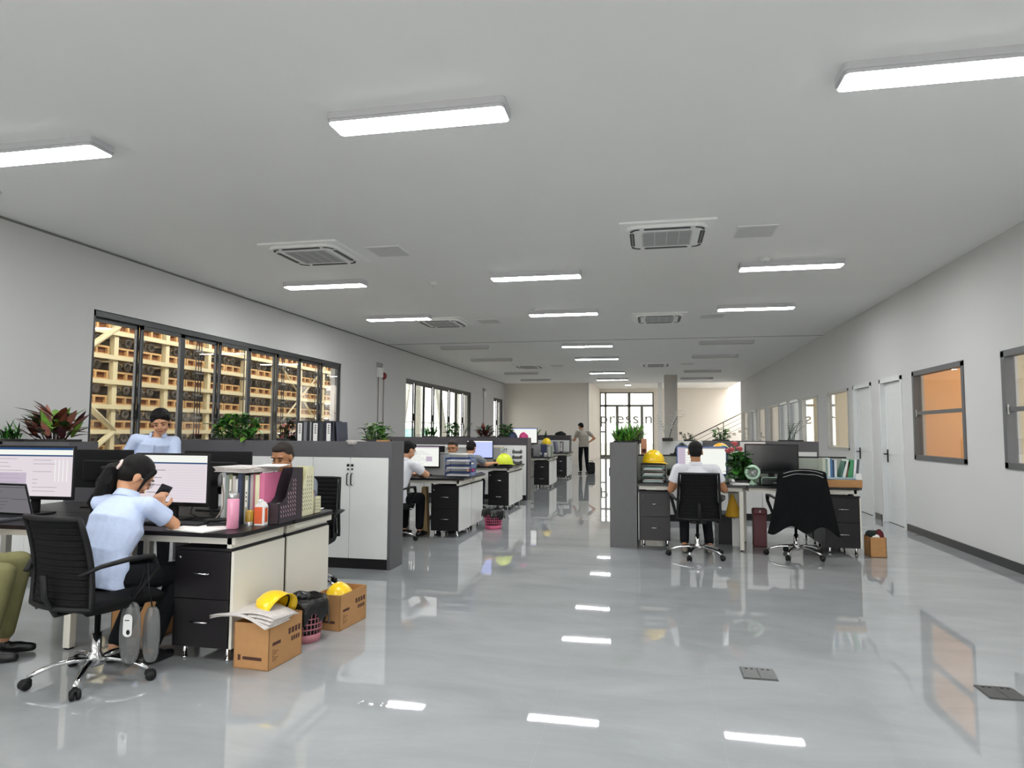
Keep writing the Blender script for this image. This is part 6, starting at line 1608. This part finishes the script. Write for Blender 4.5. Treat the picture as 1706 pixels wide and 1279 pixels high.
for k in range(2):
    m = MB(); m.tube([tuple(Vector(jk(0.08 + 0.84 * i / 14, 0.03 + 0.06 * k)) + Vector((0, -0.006, 0.012 * (1 - (2 * i / 14 - 1) ** 2)))) for i in range(15)], 0.009, flat=0.5, seg=6); part(m, 'stripe', mat('pale_reflective', '#c9cbc8', 0.5, noise=0.03), t)

# ------------------------------------------------------------------ people
person('ponytailed woman in a pale blue shirt, seated with a phone, seen from behind', (-3.06, 3.36, 0), -0.17,
       dict(pelvis=(0, -.02, .52), waist=(0, -.01, .67), chest=(-.03, .08, .84), neck=(-.065, .17, .965), head=(-.085, .245, 1.085),
            shL=(-.225, .13, .93), shR=(.115, .165, .92), elL=(-.28, .31, .80), elR=(.145, .33, .795), wrL=(-.19, .46, .85), wrR=(-.085, .42, .855), anL=(-.1, .16, .08), anR=(.13, .2, .08), knL=(-.12, .4, .5), knR=(.13, .4, .5)),
       M_SHIRT_BLUE, M_TROUSER, M_SHOE, hair='ponytail', female=True, voxel=0.006, head_fwd=(.45, .75, -.6), glasses=True, sleeve=0.68,
       hands=dict(R=dict(d=(-.30, .25, .9), n=(-.6, .75, 0.1), t=-1, curl=.8), L=dict(d=(.35, .0, .9), n=(.5, .6, -.2), t=1, curl=.8)))
t = thing('smartphone', 'dark smartphone held by the ponytailed woman', 'phone', (-3.125, 3.865, 0.945))
m = MB(); m.box(-0.038, 0.038, -0.005, 0.005, -0.075, 0.075, bev=0.004); part(m, 'case', mat('plum_case', '#2c1f2b', 0.3, noise=0.05), t)
m = MB(); m.box(-0.034, 0.034, -0.0056, -0.005, -0.07, 0.07); part(m, 'screen', mat('phone_glass', '#1c1c20', 0.1, noise=0.02), t)
t.rotation_euler = (-0.5, 0.35, 0.2)
person('standing woman in a pale blue collared shirt looking down, behind the front desks', (-4.70, 5.72, 0), PI + 0.45,
       dict(pelvis=(0, 0, .88), waist=(0, .01, 1.02), chest=(0, .02, 1.17), neck=(-.03, .07, 1.31), head=(-.06, .12, 1.445), shL=(-.17, .05, 1.255), shR=(.165, .05, 1.275), elL=(-.20, .12, 1.02), elR=(.29, -.02, 1.05),
            wrL=(-.14, .30, .98), wrR=(.24, .1, .93), hipL=(-.09, 0, .87), hipR=(.09, 0, .87), knL=(-.1, .03, .47), knR=(.1, .03, .47), anL=(-.1, -.01, .08), anR=(.1, -.01, .08)),
       M_SHIRT_BLUE, M_TROUSER, M_SHOE, hair='bob', female=True, tuck=False, voxel=0.006, head_fwd=(-.12, .9, -.36), head_side=(1, .13, -.15), skin=M_SKIN,
       hands=dict(L=dict(n=(0, 0, -1), curl=.4), R=dict(n=(0, 1, 0), curl=.5)))
person('man with a cropped head in a grey shirt, half hidden by books and magazine files', (-3.00, 5.30, 0), PI + 0.1,
       dict(pelvis=(0, 0, .50), waist=(0, .02, .65), chest=(0, .08, .82), neck=(0, .13, 1.0), head=(0.02, .18, 1.15), shL=(-.19, .10, .925), shR=(.19, .10, .925), elL=(-.26, .27, .80), elR=(.25, .25, .80), wrL=(-.12, .46, .80), wrR=(.1, .48, .80)),
       M_SHIRT_GREY, M_TROUSER, M_SHOE, skin=M_SKIN2, hair='cropped', voxel=0.006, head_fwd=(.10, .95, -.3))
person('person in olive trousers cut off by the left edge of the photo', (-4.17, 3.20, 0), -1.0,
       dict(elR=(.24, .02, .72), elL=(-.24, .02, .72), wrR=(.14, .2, .63), wrL=(-.12, .2, .64), knR=(.1, .44, .52), knL=(-.12, .46, .55), anR=(.08, .36, .09), anL=(-.10, .40, .09)), M_SHIRT_GREY, M_OLIVE, M_SHOE, hair='short', voxel=0.009)
person('man in a white shirt bent over the second left desk group', (-3.20, 8.13, 0), -0.25,
       dict(pelvis=(0, 0, .50), waist=(0, .03, .66), chest=(0, .11, .84), neck=(.02, .19, .98), head=(.03, .25, 1.125), shL=(-.19, .15, .93), shR=(.19, .15, .93), elR=(.27, .33, .81), elL=(-.24, .34, .8), wrR=(.10, .5, .80), wrL=(-.08, .5, .80)),
       M_SHIRT_WHITE, M_TROUSER, M_SHOE, hair='short', voxel=0.008, head_fwd=(.3, .85, -.4), glasses=True, group=None)
person('man facing the camera over the dark monitor at the second left group', (-3.02, 10.16, 0), PI,
       dict(head=(0, .08, 1.115)), M_SHIRT_GREY, M_TROUSER, M_SHOE, skin=M_SKIN2, hair='cropped', voxel=0.010)
person('black-haired person in grey reaching toward the blue-white monitor, third left group', (-3.12, 11.22, 0), -0.15,
       dict(chest=(0, .08, .82), neck=(0, .14, .95), head=(.01, .19, 1.085), shL=(-.17, .10, .91), shR=(.18, .12, .91), elR=(.25, .30, .80), wrR=(.32, .47, .82), elL=(-.22, .32, .8), wrL=(-.06, .47, .8)),
       M_SHIRT_GREY, M_TROUSER, M_SHOE, hair='short', voxel=0.010, head_fwd=(0, .9, -.4))
person('distant standing man in beige shirt and dark trousers, hand on hip', (-2.22, 22.5, 0), 0.55,
       dict(pelvis=(0, 0, .93), waist=(0, .01, 1.08), chest=(0, .04, 1.26), neck=(-.01, .10, 1.43), head=(-.02, .16, 1.565), shL=(-.19, .06, 1.38), shR=(.19, .06, 1.38), elL=(-.26, .16, 1.10), elR=(.38, -.05, 1.17),
            wrL=(-.18, .38, 1.12), wrR=(.19, .02, 1.03), hipL=(-.09, 0, .92), hipR=(.09, 0, .92), knL=(-.11, .02, .5), knR=(.12, .02, .5), anL=(-.12, -.03, .08), anR=(.14, -.03, .08)),
       M_SHIRT_BEIGE, M_TROUSER, M_SHOE, hair='short', voxel=0.011, head_fwd=(-.2, .9, -.45), hands=dict(R=dict(d=(-.8, .5, -.2), n=(-.3, -.5, 0), curl=.4)))
person('man in a white shirt seated at the right desk group, seen from behind', (0.49, 7.94, 0), 0.0,
       dict(pelvis=(0, 0, .50), waist=(0, 0, .66), chest=(0, .03, .85), neck=(0, .08, 1.00), head=(.0, .12, 1.15), shL=(-.20, .04, .96), shR=(.20, .04, .96), elL=(-.28, .08, .72), elR=(.31, .08, .73), wrL=(-.18, .34, .80), wrR=(.2, .34, .80), anL=(-.13, .16, .09), anR=(.15, .16, .09)),
       M_SHIRT_WHITE, M_TROUSER, M_SHOE_GREY, hair='short', voxel=0.0075, head_fwd=(.0, .95, -.3), skin=M_SKIN2)
